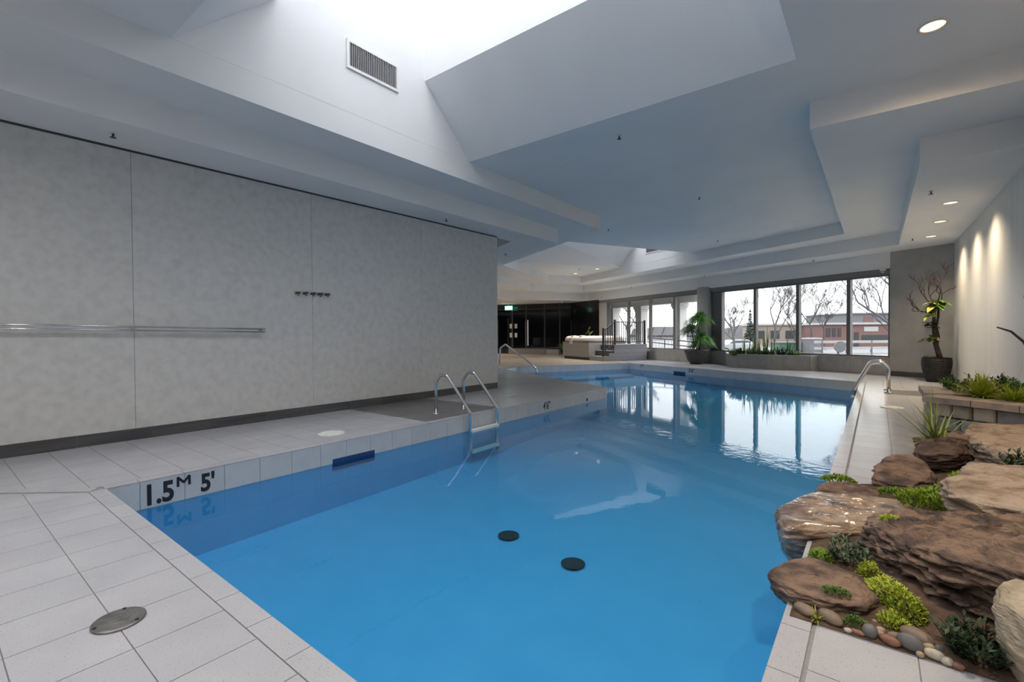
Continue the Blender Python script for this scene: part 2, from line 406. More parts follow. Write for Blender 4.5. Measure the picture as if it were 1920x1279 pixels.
# ------------------------------------------------------------------ walls
def wall_box(name, a, b, th, z0, z1, mat, side=1, parent=None):
    """upright slab along a->b, thickness th to the left (side=1) or right (side=-1)"""
    a, b = Vector((*a, 0)), Vector((*b, 0)); dd = (b - a).normalized(); q = Vector((-dd.y, dd.x, 0)) * th * side
    m = MB(); m.prism([(a.x, a.y), (b.x, b.y), ((b + q).x, (b + q).y), ((a + q).x, (a + q).y)], z0, z1)
    return m.build(name, mat, parent)
wl0, wl1 = Vector((*LW[1], 0)), Vector((*LW[2], 0)); wd = (wl1 - wl0).normalized(); wn = Vector((wd.y, -wd.x, 0))
def wlp(y, z, off=0.0):
    t = (y - wl0.y) / wd.y; p = wl0 + wd * t + wn * off; p.z = z; return p
a, b = wlp(-2.6, 0, -.012), wlp(7.957, 0, -.012)
wall_left = wall_box('wall_left', (a.x, a.y), (b.x, b.y), .2, 0, 3.62, M['grout'])
tag(wall_left, 'long mottled grey panelled wall beside the ladder deck', 'wall', kind='structure')
cuts = [-2.6, -.50, 1.597, 3.744, 5.845, 7.957]
for i in range(5):
    p, q = wlp(cuts[i] + .002, 0, -.012), wlp(cuts[i + 1] - .002, 0, -.012)
    o = wall_box('panel', (p.x, p.y), (q.x, q.y), .012, .0, 3.60, M['stucco'], -1, wall_left)
# end return of the wall, out of sight towards the lobby
e = wlp(7.957, 0, 0); wall_box('panel', (e.x, e.y), (e.x - 5.9, e.y + 3.1), .012, 0, 3.6, M['stucco'], -1, wall_left)
base_l = empty('baseboard_left', (-6.7, 4, 0), 'dark slate tile baseboard along the grey panelled wall', 'baseboard', kind='structure')
y = 1.09 - 6 * .645
while y < 7.95:
    p, q = wlp(y + .002, 0, 0), wlp(min(y + .643, 7.957), 0, 0)
    wall_box('tile', (p.x, p.y), (q.x, q.y), .010, 0, .13, M['baseboard_tile'], -1, base_l); y += .645
p, q = wlp(-2.5, 3.3, 0), wlp(7.95, 3.3, 0)
tr = wall_box('gap_shade_strip', (p.x, p.y), (q.x, q.y), .012, 3.318, 3.34, M['dark_metal'], -1); tag(tr, 'thin dark strip for the shadow gap where grey wall meets ceiling', 'trim', kind='structure')  # solid dark strip standing in for the shade inside the gap

wr = wall_box('wall_right', (1.49, -2.6), (1.49, 15.75), .2, 0, 4.2, M['right_wall'], -1); tag(wr, 'pale washed wall behind the rock garden and stone planter', 'wall', kind='structure')
wb = wall_box('wall_back', (.28, 16.30), (1.60, 15.59), .2, 0, 3.5, M['back_panel'], 1); tag(wb, 'short dark grey wall behind the twisted branch tree', 'wall', kind='structure')
bb = wall_box('baseboard_back', (.28, 16.30), (1.50, 15.645), .012, 0, .13, M['baseboard_tile'], -1); tag(bb, 'dark tile baseboard behind the woven black pot', 'baseboard', kind='structure')
wn_ = wall_box('wall_near', (-7.2, -2.5), (1.7, -2.5), .2, 0, 4.2, M['stucco'], -1); tag(wn_, 'grey wall closing the pool hall behind the viewer', 'wall', kind='structure')
mb = MB()
for p, q in (((-12.4, 11.1), (-22, 11.1)), ((-22, 11.1), (-22, 24.6)), ((-22, 24.6), (-14.6, 25.8)), ((-14.6, 25.8), (-13.6, 23.3))):
    a, b = Vector((*p, 0)), Vector((*q, 0)); dd = (b - a).normalized(); qn = Vector((-dd.y, dd.x, 0)) * .1
    mb.prism([(a.x, a.y), (b.x, b.y), ((b + qn).x, (b + qn).y), ((a + qn).x, (a + qn).y)], 0, 3.7)
plain('lobby_dark', (.06, .06, .065), .7); wlob = mb.build('wall_lobby', M['lobby_dark']); tag(wlob, 'dim outer walls of the lobby beyond the pool', 'wall', kind='structure')

# ------------------------------------------------------------------ ceiling: nested trays with two skylight wells
ZL, ZW, Z2, ZC = 2.955, 3.34, 3.677, 4.0
PC = [(-5.25, -2.5), (1.5, -2.5), (1.5, 6.80), (-.655, 6.80), (-.655, 14.60), (-11.50, 20.35), (-12.30, 18.65), (-10.65, 13.20), (-5.25, 10.20)]
P2 = [(-5.976, -2.55), (1.55, -2.55), (1.55, 8.0), (.427, 8.0), (.427, 15.05), (-12.10, 21.60), (-13.55, 18.92), (-11.75, 12.75), (-5.976, 9.48)]
PW = [(-6.89, -2.65), (1.6, -2.65), (1.6, 15.62), (.283, 16.297), (-12.30, 22.57), (-14.68, 19.10), (-12.5, 11.5), (-6.67, 8.60), (-6.80, .55)]
WELL1 = [(-5.25 + .0005, 1.555), (-.66, 1.555), (-.66, 5.640), (-5.25 + .0005, 5.640)]
WELL2 = [(-7.83, 11.637), (-5.125, 16.968), (-8.66, 18.842), (-11.06, 14.553), (-10.648, 13.201)]
def inset(poly, e=.0008):
    c = Vector((sum(p[0] for p in poly) / len(poly), sum(p[1] for p in poly) / len(poly))); return [tuple(Vector(p) + (c - Vector(p)).normalized() * e) for p in poly]
mb = MB()
add(mb, fill(PC, [inset(WELL1, .002), inset(WELL2, .004)], ZC, True)); add(mb, fill(P2, [PC], Z2, True)); add(mb, fill(PW, [P2], ZW, True))
def skirt(poly, z0, z1, skip=()):
    for i in range(len(poly)):
        if i in skip: continue
        p, q = poly[i], poly[(i + 1) % len(poly)]; mb.face([(*p, z0), (*q, z0), (*q, z1), (*p, z1)])
skirt(PC, Z2, ZC); skirt(P2, ZW, Z2); skirt(PW, ZL, ZW, skip=(0, 1, 2, 6, 7, 8))
skirt(PW, ZW, ZW + .26, skip=(0, 1, 2, 3, 4, 5))                       # soffit edge above the panelled wall
# lobby soffit and the cap over the gap behind the panelled wall
add(mb, fill([(-12.5, 11.5), (-14.68, 19.10), (-12.30, 22.62), (-11.8, 22.6), (-11.8, 26.7), (-22.1, 26.7), (-22.1, 11.0)], [], ZL, True))
mb.face([(-7.2, -2.7, 3.6), (-6.5, -2.7, 3.6), (-6.3, 8.7, 3.6), (-12.5, 11.8, 3.6), (-13, 10.9, 3.6), (-7.2, 8.0, 3.6)])
# well 1: upright sides, sloping ends, shaft above
def well(a, b, c, dd, ua, ub, uc, ud, z1, z2):
    """a,b near edge; c,dd far edge; u* = the same corners where the slope stops"""
    mb.face([(*a, ZC), (*b, ZC), (*ub, z1), (*ua, z1)]); mb.face([(*c, ZC), (*dd, ZC), (*ud, z1), (*uc, z1)])
    mb.face([(*b, ZC), (*c, ZC), (*uc, z1), (*ub, z1)]); mb.face([(*dd, ZC), (*a, ZC), (*ua, z1), (*ud, z1)])
    for p, q in ((ua, ub), (ub, uc), (uc, ud), (ud, ua)): mb.face([(*p, z1), (*q, z1), (*q, z2), (*p, z2)])
well(WELL1[0], WELL1[1], WELL1[2], WELL1[3], (-5.25, 2.55), (-.66, 2.55), (-.66, 4.71), (-5.25, 4.71), 4.92, 6.9)
A_, B_, C_, D_ = WELL2[0], WELL2[1], WELL2[2], WELL2[4]
def lerp(p, q, u): return (p[0] + (q[0] - p[0]) * u, p[1] + (q[1] - p[1]) * u)
ua, ud = lerp(A_, D_, .30), lerp(A_, D_, .66); ub, uc = lerp(B_, C_, .27), lerp(B_, C_, .735)
mb.face([(*A_, ZC), (*B_, ZC), (*ub, 4.92), (*ua, 4.92)]); mb.face([(*C_, ZC), (*WELL2[3], ZC), (*ud, 4.92), (*uc, 4.92)])
mb.face([(*WELL2[3], ZC), (*D_, ZC), (*ud, 4.92)]); mb.face([(*B_, ZC), (*C_, ZC), (*uc, 4.92), (*ub, 4.92)]); mb.face([(*D_, ZC), (*A_, ZC), (*ua, 4.92), (*ud, 4.92)])
for p, q in ((ua, ub), (ub, uc), (uc, ud), (ud, ua)): mb.face([(*p, 4.92), (*q, 4.92), (*q, 6.9), (*p, 6.9)])
ceiling = mb.build('ceiling', M['ceiling_paint']); tag(ceiling, 'stepped white tray ceiling with two deep skylight wells', 'ceiling', kind='structure')
for k, q in enumerate(([(-5.25, 2.55), (-.66, 2.55), (-.66, 4.71), (-5.25, 4.71)], [ua, ub, uc, ud])):
    sk = empty('window_%d' % (3 + k), (q[0][0], q[0][1], 6.9), 'glazed skylight topping the %s ceiling well' % ('nearer' if k == 0 else 'farther'), 'skylight', kind='structure')
    g = MB(); g.face([(*p, 6.88) for p in q]); g.build('pane', M['skylight_glass'], sk)
    f = MB()
    for i in range(4): f.bar((*q[i], 6.88), (*q[(i + 1) % 4], 6.88), .08)
    for u in (.25, .5, .75): f.bar((*lerp(q[0], q[1], u), 6.88), (*lerp(q[3], q[2], u), 6.88), .05)
    f.build('frame', M['frame_light'], sk)

# ------------------------------------------------------------------ window wall
def wp(s, z, off=0.0):
    p = W0 + TW * s + NW * off; return Vector((p.x, p.y, z))
def wbox(mb, s0, s1, z0, z1, o0, o1):
    q = [wp(s0, 0, o0), wp(s1, 0, o0), wp(s1, 0, o1), wp(s0, 0, o1)]; mb.prism([(v.x, v.y) for v in q], z0, z1)
mb = MB(); wbox(mb, -.1, 13.1, 0, .47, 0.0, .28); wbox(mb, -.1, 15.9, 2.76, 2.955, .012, .28); wbox(mb, -.1, 15.9, 2.955, 3.7, .12, .28); wbox(mb, 12.46, 13.10, .47, 2.77, 0.0, .28)
ww = mb.build('wall_window', M['header_grey']); tag(ww, 'low window wall with dark header facing the parking lot', 'wall', kind='structure')
for i in range(40):
    s0 = i * .325
    if s0 + .325 > 12.9: break
    m = MB(); wbox(m, s0 + .002, s0 + .323, .002, .468, -.010, 0); m.build('tile', M['sill_tile'], ww)
m = MB(); wbox(m, -.02, 12.46, .468, .486, -.02, .26); m.build('sill', M['frame_light'], ww)
m = MB(); wbox(m, 12.46, 13.09, .486, 2.76, -.012, 0); m.build('pier_cladding', M['frame_light'], ww)
m = MB(); wbox(m, 0, 13.1, 2.905, 2.953, -.035, .012); m.build('white_edge_strip', M['white_plastic'], ww)  # white trim; its white stands for light caught along this edge

def window(name, edges, label):
    z0, z1 = .486, 2.76
    e = empty(name, wp((edges[0] + edges[-1]) / 2, z0, .08), label, 'window', kind='structure')
    f = MB(); wbox(f, edges[0], edges[-1], z0, z0 + .045, .03, .13); wbox(f, edges[0], edges[-1], z1 - .055, z1, .03, .13)
    wbox(f, edges[0], edges[0] + .05, z0 + .045, z1 - .055, .03, .13); wbox(f, edges[-1] - .05, edges[-1], z0 + .045, z1 - .055, .03, .13); f.build('frame', M['frame_metal'], e)
    for s in edges[1:-1]:
        f = MB(); wbox(f, s - .05, s + .05, z0 + .045, z1 - .055, .02, .14); f.build('mullion', M['frame_metal'], e)
    for a, b in zip(edges, edges[1:]):
        g = MB(); wbox(g, a + .04, b - .04, z0 + .03, z1 - .04, .086, .094); g.build('pane', M['glass'], e)
    return e
window('window_1', [0.0, 1.05, 2.56, 4.08, 5.52], 'wide four-pane window looking onto bare trees and parked cars')
window('window_2', [6.56, 7.86, 9.34, 10.84, 12.46], 'four-pane window behind the hot tub facing the porch columns')
m = MB(); wbox(m, 5.52, 6.56, .47, 2.76, .10, .26); m.build('pier', M['frame_metal'], ww)
m = MB(); m.lathe([(.265, 0), (.265, 2.95)], wp(6.24, 0, -.02), 32); c = m.build('column', M['frame_light'], None, True); base_at(c, wp(6.24, 0, -.02)); tag(c, 'round grey column standing between the two window groups', 'column')
m = MB(); wbox(m, 13.10, 15.9, 0, 2.95, -.01, .03); bp_ = m.build('wall_panel', M['black_gloss'], ww); bp_['label'] = 'glossy black wall panel beside the hot tub'

# ------------------------------------------------------------------ lobby storefront
S0, S1 = Vector((-18.9, 21.66, 0)), Vector((-13.78, 23.38, 0)); sd = (S1 - S0).normalized(); sn = Vector((sd.y, -sd.x, 0)); SL = (S1 - S0).length
def sbox(mb, s0, s1, z0, z1, o0, o1):
    q = [S0 + sd * s0 + sn * o0, S0 + sd * s1 + sn * o0, S0 + sd * s1 + sn * o1, S0 + sd * s0 + sn * o1]; mb.prism([(v.x, v.y) for v in q], z0, z1)
store = empty('wall_storefront', S0 + sd * (SL / 2), 'black framed glass storefront of the lobby beyond the pool', 'storefront', kind='structure')
m = MB(); sbox(m, -3.2, 0, 0, 2.955, -.05, .02); m.build('blank_panel', M['black_gloss'], store)
posts = [0.0, .62, 1.75, 2.62, 3.75, 4.65, SL]
for s_ in posts: m = MB(); sbox(m, s_ - .04, s_ + .04, 0, 2.955, -.06, .03); m.build('mullion', M['dark_metal'], store)
m = MB(); sbox(m, 0, SL, 2.62, 2.69, -.05, .02); m.build('transom', M['dark_metal'], store)
m = MB(); sbox(m, 1.75, SL, 0, .12, -.05, .02); m.build('bottom_rail', M['dark_metal'], store)
for a, b in zip(posts, posts[1:]):
    m = MB(); sbox(m, a + .03, b - .03, .02, 2.64, -.012, -.004); m.build('pane', M['dark_glass'], store)
    m = MB(); sbox(m, a + .03, b - .03, 2.67, 2.95, -.012, -.004); m.build('pane', M['black_gloss'], store)
door = empty('door_1', S0 + sd * 1.2, 'black lobby door with tall pull handle and small notices', 'door', kind='structure')
m = MB(); sbox(m, .68, .80, 0, 2.45, -.03, .03); sbox(m, 1.58, 1.70, 0, 2.45, -.03, .03); sbox(m, .80, 1.58, 2.3, 2.45, -.03, .03); sbox(m, .80, 1.58, 0, .25, -.03, .03); m.build('door_frame', M['black_gloss'], door)
for s_ in (.86, 1.5): m = MB(); m.tube([S0 + sd * s_ + sn * .08 + Vector((0, 0, .55)), S0 + sd * s_ + sn * .08 + Vector((0, 0, 2.1))], .018, 8); m.build('pull_handle', M['steel'], door)
for s_ in (1.66, 1.98):
    for z in (.98, 1.52):
        m = MB(); sbox(m, s_ - .08, s_ + .08, z, z + .27, .035, .038); m.build('notice', M['frame_light'], store)
# lobby furniture behind the glass
noisy('chair_fabric', [(.30, .31, .33), (.38, .39, .41)], 20, .8)
def lobby_chair(p, a, label):
    e = empty('lobby_chair', p, label, 'chair', 'chairs behind the lobby glass'); R = Matrix.Rotation(a, 3, 'Z'); p = Vector(p)
    m = MB(); m.box(p + Vector((0, 0, .44)), (.5, .5, .09), a); m.build('seat', M['chair_fabric'], e)
    m = MB(); m.box(p + R @ Vector((0, .23, .70)), (.5, .07, .5), a); m.build('backrest', M['chair_fabric'], e)
    for x in (-.21, .21):
        for y in (-.21, .21): m = MB(); q = p + R @ Vector((x, y, 0)); m.tube([q, q + Vector((0, 0, .40))], .018, 6); m.build('leg', M['steel'], e)
for k, (s_, o, lab) in enumerate(((2.95, -.9, 'grey lobby chair behind glass, next to the pale strip'), (3.5, -.95, 'grey lobby chair in the middle of the row behind glass'), (4.05, -.9, 'grey lobby chair behind glass, nearest the hot tub'))):
    lobby_chair(S0 + sd * s_ + sn * o, math.atan2(sd.y, sd.x), lab)
m = MB(); q = S0 + sd * 2.5 - sn * .5; m.box(q + Vector((0, 0, 1.25)), (.16, .10, 1.55), math.atan2(sd.y, sd.x)); o = m.build('pale_strip', M['glow_white'].copy()); base_at(o, q + Vector((0, 0, .47)))
o.data.materials[0].node_tree.nodes['Principled BSDF'].inputs['Emission Strength'].default_value = 1.6  # pale upright bar, given emission to show through the dark glass
tag(o, 'tall pale glowing strip behind the lobby glass', 'lamp')
# low plinth in front of the storefront
m = MB(); sbox(m, 1.75, 4.0, 0, .32, .25, .75); o = m.build('bench_plinth', M['header_grey']); base_at(o, S0 + sd * 2.9 + sn * .5); tag(o, 'long low dark plinth in front of the lobby glass', 'bench')
m = MB(); sbox(m, 4.05, 4.75, 0, .30, .25, .80); o = m.build('planter_box', M['sill_tile']); base_at(o, S0 + sd * 4.4 + sn * .5); tag(o, 'short beige planter block between plinth and hot tub', 'planter')

# ------------------------------------------------------------------ ceiling fittings
def sprinkler(x, y, z, label):
    e = empty('sprinkler', (x, y, z), label, 'sprinkler', 'ceiling sprinklers')
    m = MB(); m.lathe([(.035, 0), (.035, -.006), (.012, -.010)], (x, y, z), 12); m.build('escutcheon', M['white_plastic'], e)
    m = MB(); m.lathe([(.012, -.008), (.010, -.035), (.006, -.045)], (x, y, z), 8); m.build('stem', M['dark_metal'], e)
    m = MB(); m.lathe([(.006, -.045), (.030, -.048), (.030, -.052), (.004, -.054)], (x, y, z), 10); m.build('deflector', M['dark_metal'], e)
for x, y, z, lab in ((-6.345, 1.349, ZW, 'sprinkler above grey wall, nearest the viewer on the left'), (-6.30, 6.142, ZW, 'sprinkler above the grey wall near its far corner'),
    (-7.795, 9.768, ZW, 'sprinkler on the soffit just past the grey wall corner'), (-2.89, 6.22, ZC, 'sprinkler on the middle ceiling closest to the big sloped face'),
    (-2.90, 10.05, ZC, 'sprinkler in the middle of the large flat ceiling'), (-5.69, 11.56, ZC, 'sprinkler beside the end of the left ceiling step'),
    (-3.81, 15.08, ZC, 'sprinkler on the flat ceiling close to the window steps'), (.649, 9.62, ZW, 'sprinkler on the right soffit before the three lamps'),
    (.646, 14.24, ZW, 'sprinkler on the right soffit beside the last lamp'), (-1.49, 16.51, ZW, 'sprinkler on the soffit above the right-hand window panes'),
    (-5.13, 18.43, ZW, 'sprinkler on the soffit above the round column'), (-8.94, 20.51, ZW, 'sprinkler on the soffit above the hot tub window'),
    (-10.2, 17.9, ZC, 'tiny sprinkler beside the two far ceiling lamps')):
    sprinkler(x, y, z, lab)
def downlight(x, y, z, label, power, r=.095, glow='lamp_glow', spot=True, colr=(1.0, .78, .52), angle=110):
    e = empty('downlight', (x, y, z), label, 'ceiling lamp', 'recessed ceiling lamps')
    m = MB(); m.lathe([(r + .018, 0), (r + .018, -.006), (r - .004, -.010), (r - .006, -.001)], (x, y, z), 28, cap=False); m.build('trim_ring', M['lamp_trim'], e, True)
    m = MB(); m.lathe([(r - .006, -.001), (r * .75, -.0035), (r * .3, -.005)], (x, y, z), 28); m.build('lens', M[glow], e, True)
    if spot:
        l = bpy.data.lights.new('downlight_beam', 'SPOT'); l.energy = power; l.color = colr; l.spot_size = math.radians(angle); l.spot_blend = 1.0; l.shadow_soft_size = r * .8
        o = bpy.data.objects.new('downlight_beam', l); col.objects.link(o); o.parent = e; o.location = (0, 0, -.02)
downlight(.395, 5.807, ZC, 'glowing recessed lamp in the near right ceiling bay', 130, angle=170, colr=(1, .70, .40))
downlight(.963, 10.70, ZW, 'recessed lamp along right wall, nearest of three', 170, angle=135)
downlight(.972, 12.39, ZW, 'recessed lamp along right wall, middle of three', 170, angle=135)
downlight(.960, 14.20, ZW, 'recessed lamp along right wall, farthest of three', 170, angle=135)
downlight(-11.147, 19.205, ZC, 'recessed lamp in the far tray, the left of two', 320, colr=(1, .9, .78), angle=150)
downlight(-9.592, 18.404, ZC, 'recessed lamp in the far tray, the right of two', 320, colr=(1, .9, .78), angle=150)
downlight(-16.97, 21.04, ZL, 'recessed lamp over the lobby floor by the exit sign', 150)
for x, y, lab in ((-15.0, 15.2, 'added unseen lobby fill lamp behind the grey wall, nearest'), (-17.5, 17.0, 'added unseen lobby fill lamp behind the grey wall, middle'), (-19.5, 19.6, 'added unseen lobby fill lamp behind the grey wall, last')):
    downlight(x, y, ZL, lab, 260, colr=(1.0, .90, .78), angle=150)  # unseen lamps added to lift the lobby floor and far tray by bounce
downlight(.40, 2.4, ZC, 'recessed lamp above the front of the rock garden', 160)
for x, y, lab in ((-4.4, .2, 'front row, left'), (-2.4, .2, 'front row, middle'), (-.4, .2, 'front row, right'), (-4.4, -1.7, 'back row, left'), (-2.4, -1.7, 'back row, middle'), (-.4, -1.7, 'back row, right')):
    downlight(x, y, ZC, 'added unseen fill lamp in the ceiling bay above the viewer, ' + lab, 80, colr=(1.0, .96, .93), angle=150)  # out-of-view lamps added to brighten the near room

def cam_dome(p, label):
    e = empty('security_camera', p, label, 'camera', 'dome cameras'); p = Vector(p)
    m = MB(); m.lathe([(.075, 0), (.075, -.05), (.05, -.06)], p, 18); m.build('housing', M['white_plastic'], e, True)
    m = MB(); m.lathe([(.062, -.058), (.055, -.09), (.03, -.115), (.006, -.12)], p, 18); m.build('dome', M['frame_light'], e, True)
cam_dome(wp(.12, 2.905, -.10), 'white dome camera at the right end of the window head')
cam_dome((-13.67, 22.03, ZL), 'white dome camera on the lobby soffit before black panels')
# exit sign
ex = Vector((-17.15, 21.75, 2.66)); e = empty('exit_sign', ex, 'green and white running-figure exit sign hanging by the lobby door', 'exit sign')
ra = math.atan2(sd.y, sd.x)
m = MB(); m.box(ex + Vector((0, 0, .06)), (.46, .06, .24), ra); m.build('housing', M['exit_green'], e)
for k, dx in enumerate((-.11, .11)):
    c = ex + sd * dx + sn * .033 + Vector((0, 0, .06)); m = MB(); m.box(c, (.17, .008, .17), ra); pl = m.build('pictogram_panel', M['exit_white'], e)
    m = MB(); q = c + sn * .006
    m.tube([q + Vector((0, 0, .06)), q + Vector((0, 0, .035))], .014, 8); m.bar(q + Vector((0, 0, .03)), q + Vector((0, 0, -.02)), .03, .006); m.bar(q + Vector((0, 0, -.02)), q + sd * .04 + Vector((0, 0, -.07)), .018, .006); m.bar(q + Vector((0, 0, -.02)), q - sd * .05 + Vector((0, 0, -.05)), .018, .006); m.bar(q + Vector((0, 0, .025)), q + sd * .045 + Vector((0, 0, 0)), .014, .006)
    m.build('running_figure', M['exit_green'], pl)
m = MB(); m.tube([ex + Vector((0, 0, .18)), ex + Vector((0, 0, .295))], .012, 8); m.build('hanger', M['white_plastic'], e)

# air grilles in the two wells
def grille(corner, du, w_, h_, nrm, label, nsl):
    """du along the wall, nrm out of the wall; corner is the lower start corner"""
    c = Vector(corner); du = Vector(du).normalized(); nrm = Vector(nrm).normalized(); up = Vector((0, 0, 1)); e = empty('air_grille', c, label, 'grille', 'air grilles in the wells')
    def qb(mb, u0, u1, z0, z1, o0, o1):
        P_ = [c + du * u0 + nrm * o0, c + du * u1 + nrm * o0, c + du * u1 + nrm * o1, c + du * u0 + nrm * o1]; mb.prism([(v.x, v.y) for v in P_], c.z + z0, c.z + z1)
    m = MB(); qb(m, .02, w_ - .02, .02, h_ - .02, .001, .004); m.build('dark_core', M['grille_dark'], e)
    m = MB(); b = .035
    qb(m, 0, w_, 0, b, .002, .022); qb(m, 0, w_, h_ - b, h_, .002, .022); qb(m, 0, b, b, h_ - b, .002, .022); qb(m, w_ - b, w_, b, h_ - b, .002, .022); m.build('frame', M['white_plastic'], e)
    for k in range(nsl):
        u = b + (w_ - 2 * b) * (k + .5) / nsl; m = MB(); qb(m, u - .004, u + .004, b, h_ - b, .004, .018); m.build('slat', M['frame_light'], e)
grille((-5.25, 3.41, 4.545), (0, 1, 0), .80, .365, (1, 0, 0), 'white air grille with upright slats in the near well', 26)
A2 = Vector((*B_, 0)); dA = (Vector((*C_, 0)) - A2).normalized(); nA = Vector((dA.y, -dA.x, 0)); nA = nA if nA.y < 0 else -nA
s_ = (Vector((-6.30, 17.59, 0)) - A2).dot(dA); g0 = A2 + dA * s_; grille((g0.x, g0.y, 4.345), dA, 1.12, .40, nA, 'air grille half hidden in the far well', 16)

# ------------------------------------------------------------------ wall fittings
bar = empty('towel_bar', wlp(1.58, 1.30, 0), 'long double steel towel bar on the grey panelled wall', 'towel bar')
for dz, off in ((.012, .085), (-.028, .06)):
    m = MB(); m.tube([wlp(-1.2, 1.335 + dz, off), wlp(3.02, 1.275 + dz, off)], .011, 10); m.build('rail', M['steel'], bar, True)
for y, z in ((-.6, 1.318), (1.582, 1.298), (3.0, 1.278)):
    m = MB(); m.tube([wlp(y, z, .0), wlp(y, z, .095)], .012, 8); brk = m.build('bracket', M['steel'], bar, True)
    m = MB(); m.tube([wlp(y, z - .005, .0), wlp(y, z - .005, .008)], .035, 14); m.build('wall_plate', M['steel'], brk)
hk = empty('hook_rack', wlp(3.75, 1.80, 0), 'short steel rack of five knob hooks on the grey wall', 'hook rack')
m = MB(); p, q = wlp(3.47, 1.80, .001), wlp(4.03, 1.80, .001); m.bar(p + Vector((0, 0, .028)), q + Vector((0, 0, .028)), .012, .05); m.build('back_rail', M['steel'], hk)
for k in range(5):
    y = 3.52 + k * .115
    m = MB(); m.tube([wlp(y, 1.82, .005), wlp(y, 1.82, .045), wlp(y, 1.825, .05)], [.012, .012, .022], 10); m.tube([wlp(y, 1.80, .008), wlp(y, 1.785, .03), wlp(y, 1.80, .04)], .006, 6); m.build('hook', M['dark_metal'], hk, True)
so = empty('wall_socket', wlp(7.15, .33, 0), 'small white wall socket low on the grey wall', 'socket'); c = wlp(7.15, .33, .006)
m = MB(); m.bar(c - wd * .04, c + wd * .04, .012, .11); m.build('plate', M['white_plastic'], so)
for dz in (-.025, .025): m = MB(); m.bar(c - wd * .014 + wn * .006 + Vector((0, 0, dz)), c + wd * .014 + wn * .006 + Vector((0, 0, dz)), .004, .03); m.build('outlet', M['frame_light'], so)

# ------------------------------------------------------------------ deck lids and rails
def lid(x, y, r, label, mat, ringmat, bolts=4):
    e = empty('deck_lid', (x, y, 0), label, 'deck lid', 'round lids in the pool deck')
    m = MB(); m.lathe([(r, 0), (r, .008), (r * .96, .011), (r * .80, .011)], (x, y, 0), 36); m.build('rim', mat, e)
    m = MB(); m.lathe([(r * .78, .008), (r * .78, .012), (r * .44, .012), (r * .42, .0145), (r * .30, .0145), (r * .28, .012), (.005, .012)], (x, y, 0), 36); m.build('cover', ringmat, e)
    for k in range(bolts):
        a = .6 + 2 * math.pi * k / bolts; m = MB(); m.lathe([(.008, .010), (.008, .013)], (x + r * .88 * math.cos(a), y + r * .88 * math.sin(a), 0), 8); m.build('screw', M['ink'], e)
noisy('drain_metal', [(.16, .155, .15), (.30, .29, .28)], 20, .45, metal=.7)
lid(-2.513, .522, .092, 'round grey metal drain lid set in the near deck', M['drain_metal'], M['drain_metal'], 3)
lid(-5.222, 3.123, .155, 'round white skimmer lid on the deck beside the ladder', M['white_plastic'], M['white_plastic'])
lid(.197, 9.46, .15, 'round pale skimmer lid on the right-hand deck', M['white_plastic'], M['white_plastic'])
m = MB(); m.lathe([(.055, 0), (.055, .003), (.04, .004)], (-5.45, 7.0, 0), 20); o = m.build('floor_drain', M['drain_metal']); base_at(o, (-5.45, 7.0, 0)); tag(o, 'small round floor drain on the peninsula deck', 'drain')

lad = empty('pool_ladder', (-5.22, 5.14, 0), 'stainless steel pool ladder with white tread and two arched rails', 'pool ladder')
for yf, yd in ((4.844, 4.99), (5.44, 5.60)):
    path = fillet([(-5.225, yf, 0), (-5.225, yf, .66), (-4.995, yf + .05, .58), (-4.665, yd, .02), (-4.665, yd, -.9)], .16, 9)
    path = fillet([(-5.225, yf, 0), (-5.22, yf, .48), (-5.13, yf + .01, .60), (-5.02, yf + .03, .585), (-4.90, yf + .07, .42), (-4.67, yd, .06), (-4.655, yd, -.60)], .07, 6)
    m = MB(); m.tube(path, .024, 14); rail = m.build('rail', M['steel'], lad, True)
    m = MB(); m.lathe([(.055, 0), (.055, .012), (.03, .02)], (-5.225, yf, 0), 20); m.build('flange', M['steel'], rail, True)
for z in (-.215, -.52):
    m = MB(); m.box((-4.655, 5.295, z), (.085, .60, .035)); m.build('tread', M['white_plastic'], lad)
hr = empty('stair_handrail', (-10.45, 12.70, 0), 'white steel stair handrail at the far corner past the grey wall', 'handrail')
path = fillet([(-10.454, 12.705, 0), (-10.40, 12.69, .70), (-10.05, 12.55, .84), (-8.60, 12.05, .24), (-8.36, 11.97, .10), (-8.30, 11.95, -.42)], .13, 7)
m = MB(); m.tube(path, .03, 12); rail = m.build('rail', M['steel'], hr, True)
m = MB(); m.lathe([(.09, 0), (.09, .02), (.05, .03)], (-10.454, 12.705, 0), 18); m.build('flange', M['white_plastic'], rail, True)
rr = empty('right_handrail', (.183, 11.735, 0), 'arched steel grab rail at the right pool edge', 'handrail')
for k, yy in enumerate((11.735, 12.3)):
    path = fillet([(.19, yy, 0), (.185, yy, .46), (.06, yy, .60), (-.10, yy, .56), (-.36, yy, .02), (-.37, yy, -.50)], .10, 8)
    m = MB(); m.tube(path, .034, 12); rail = m.build('rail', M['steel'], rr, True)
    m = MB(); m.lathe([(.075, 0), (.075, .015), (.045, .022)], (.19, yy, 0), 20); m.build('flange', M['steel'], rail, True)
m = MB(); m.tube([(-.37, 11.66, -.13), (-.37, 12.36, -.13)], .04, 10); m.build('tread', M['white_plastic'], rr, True)

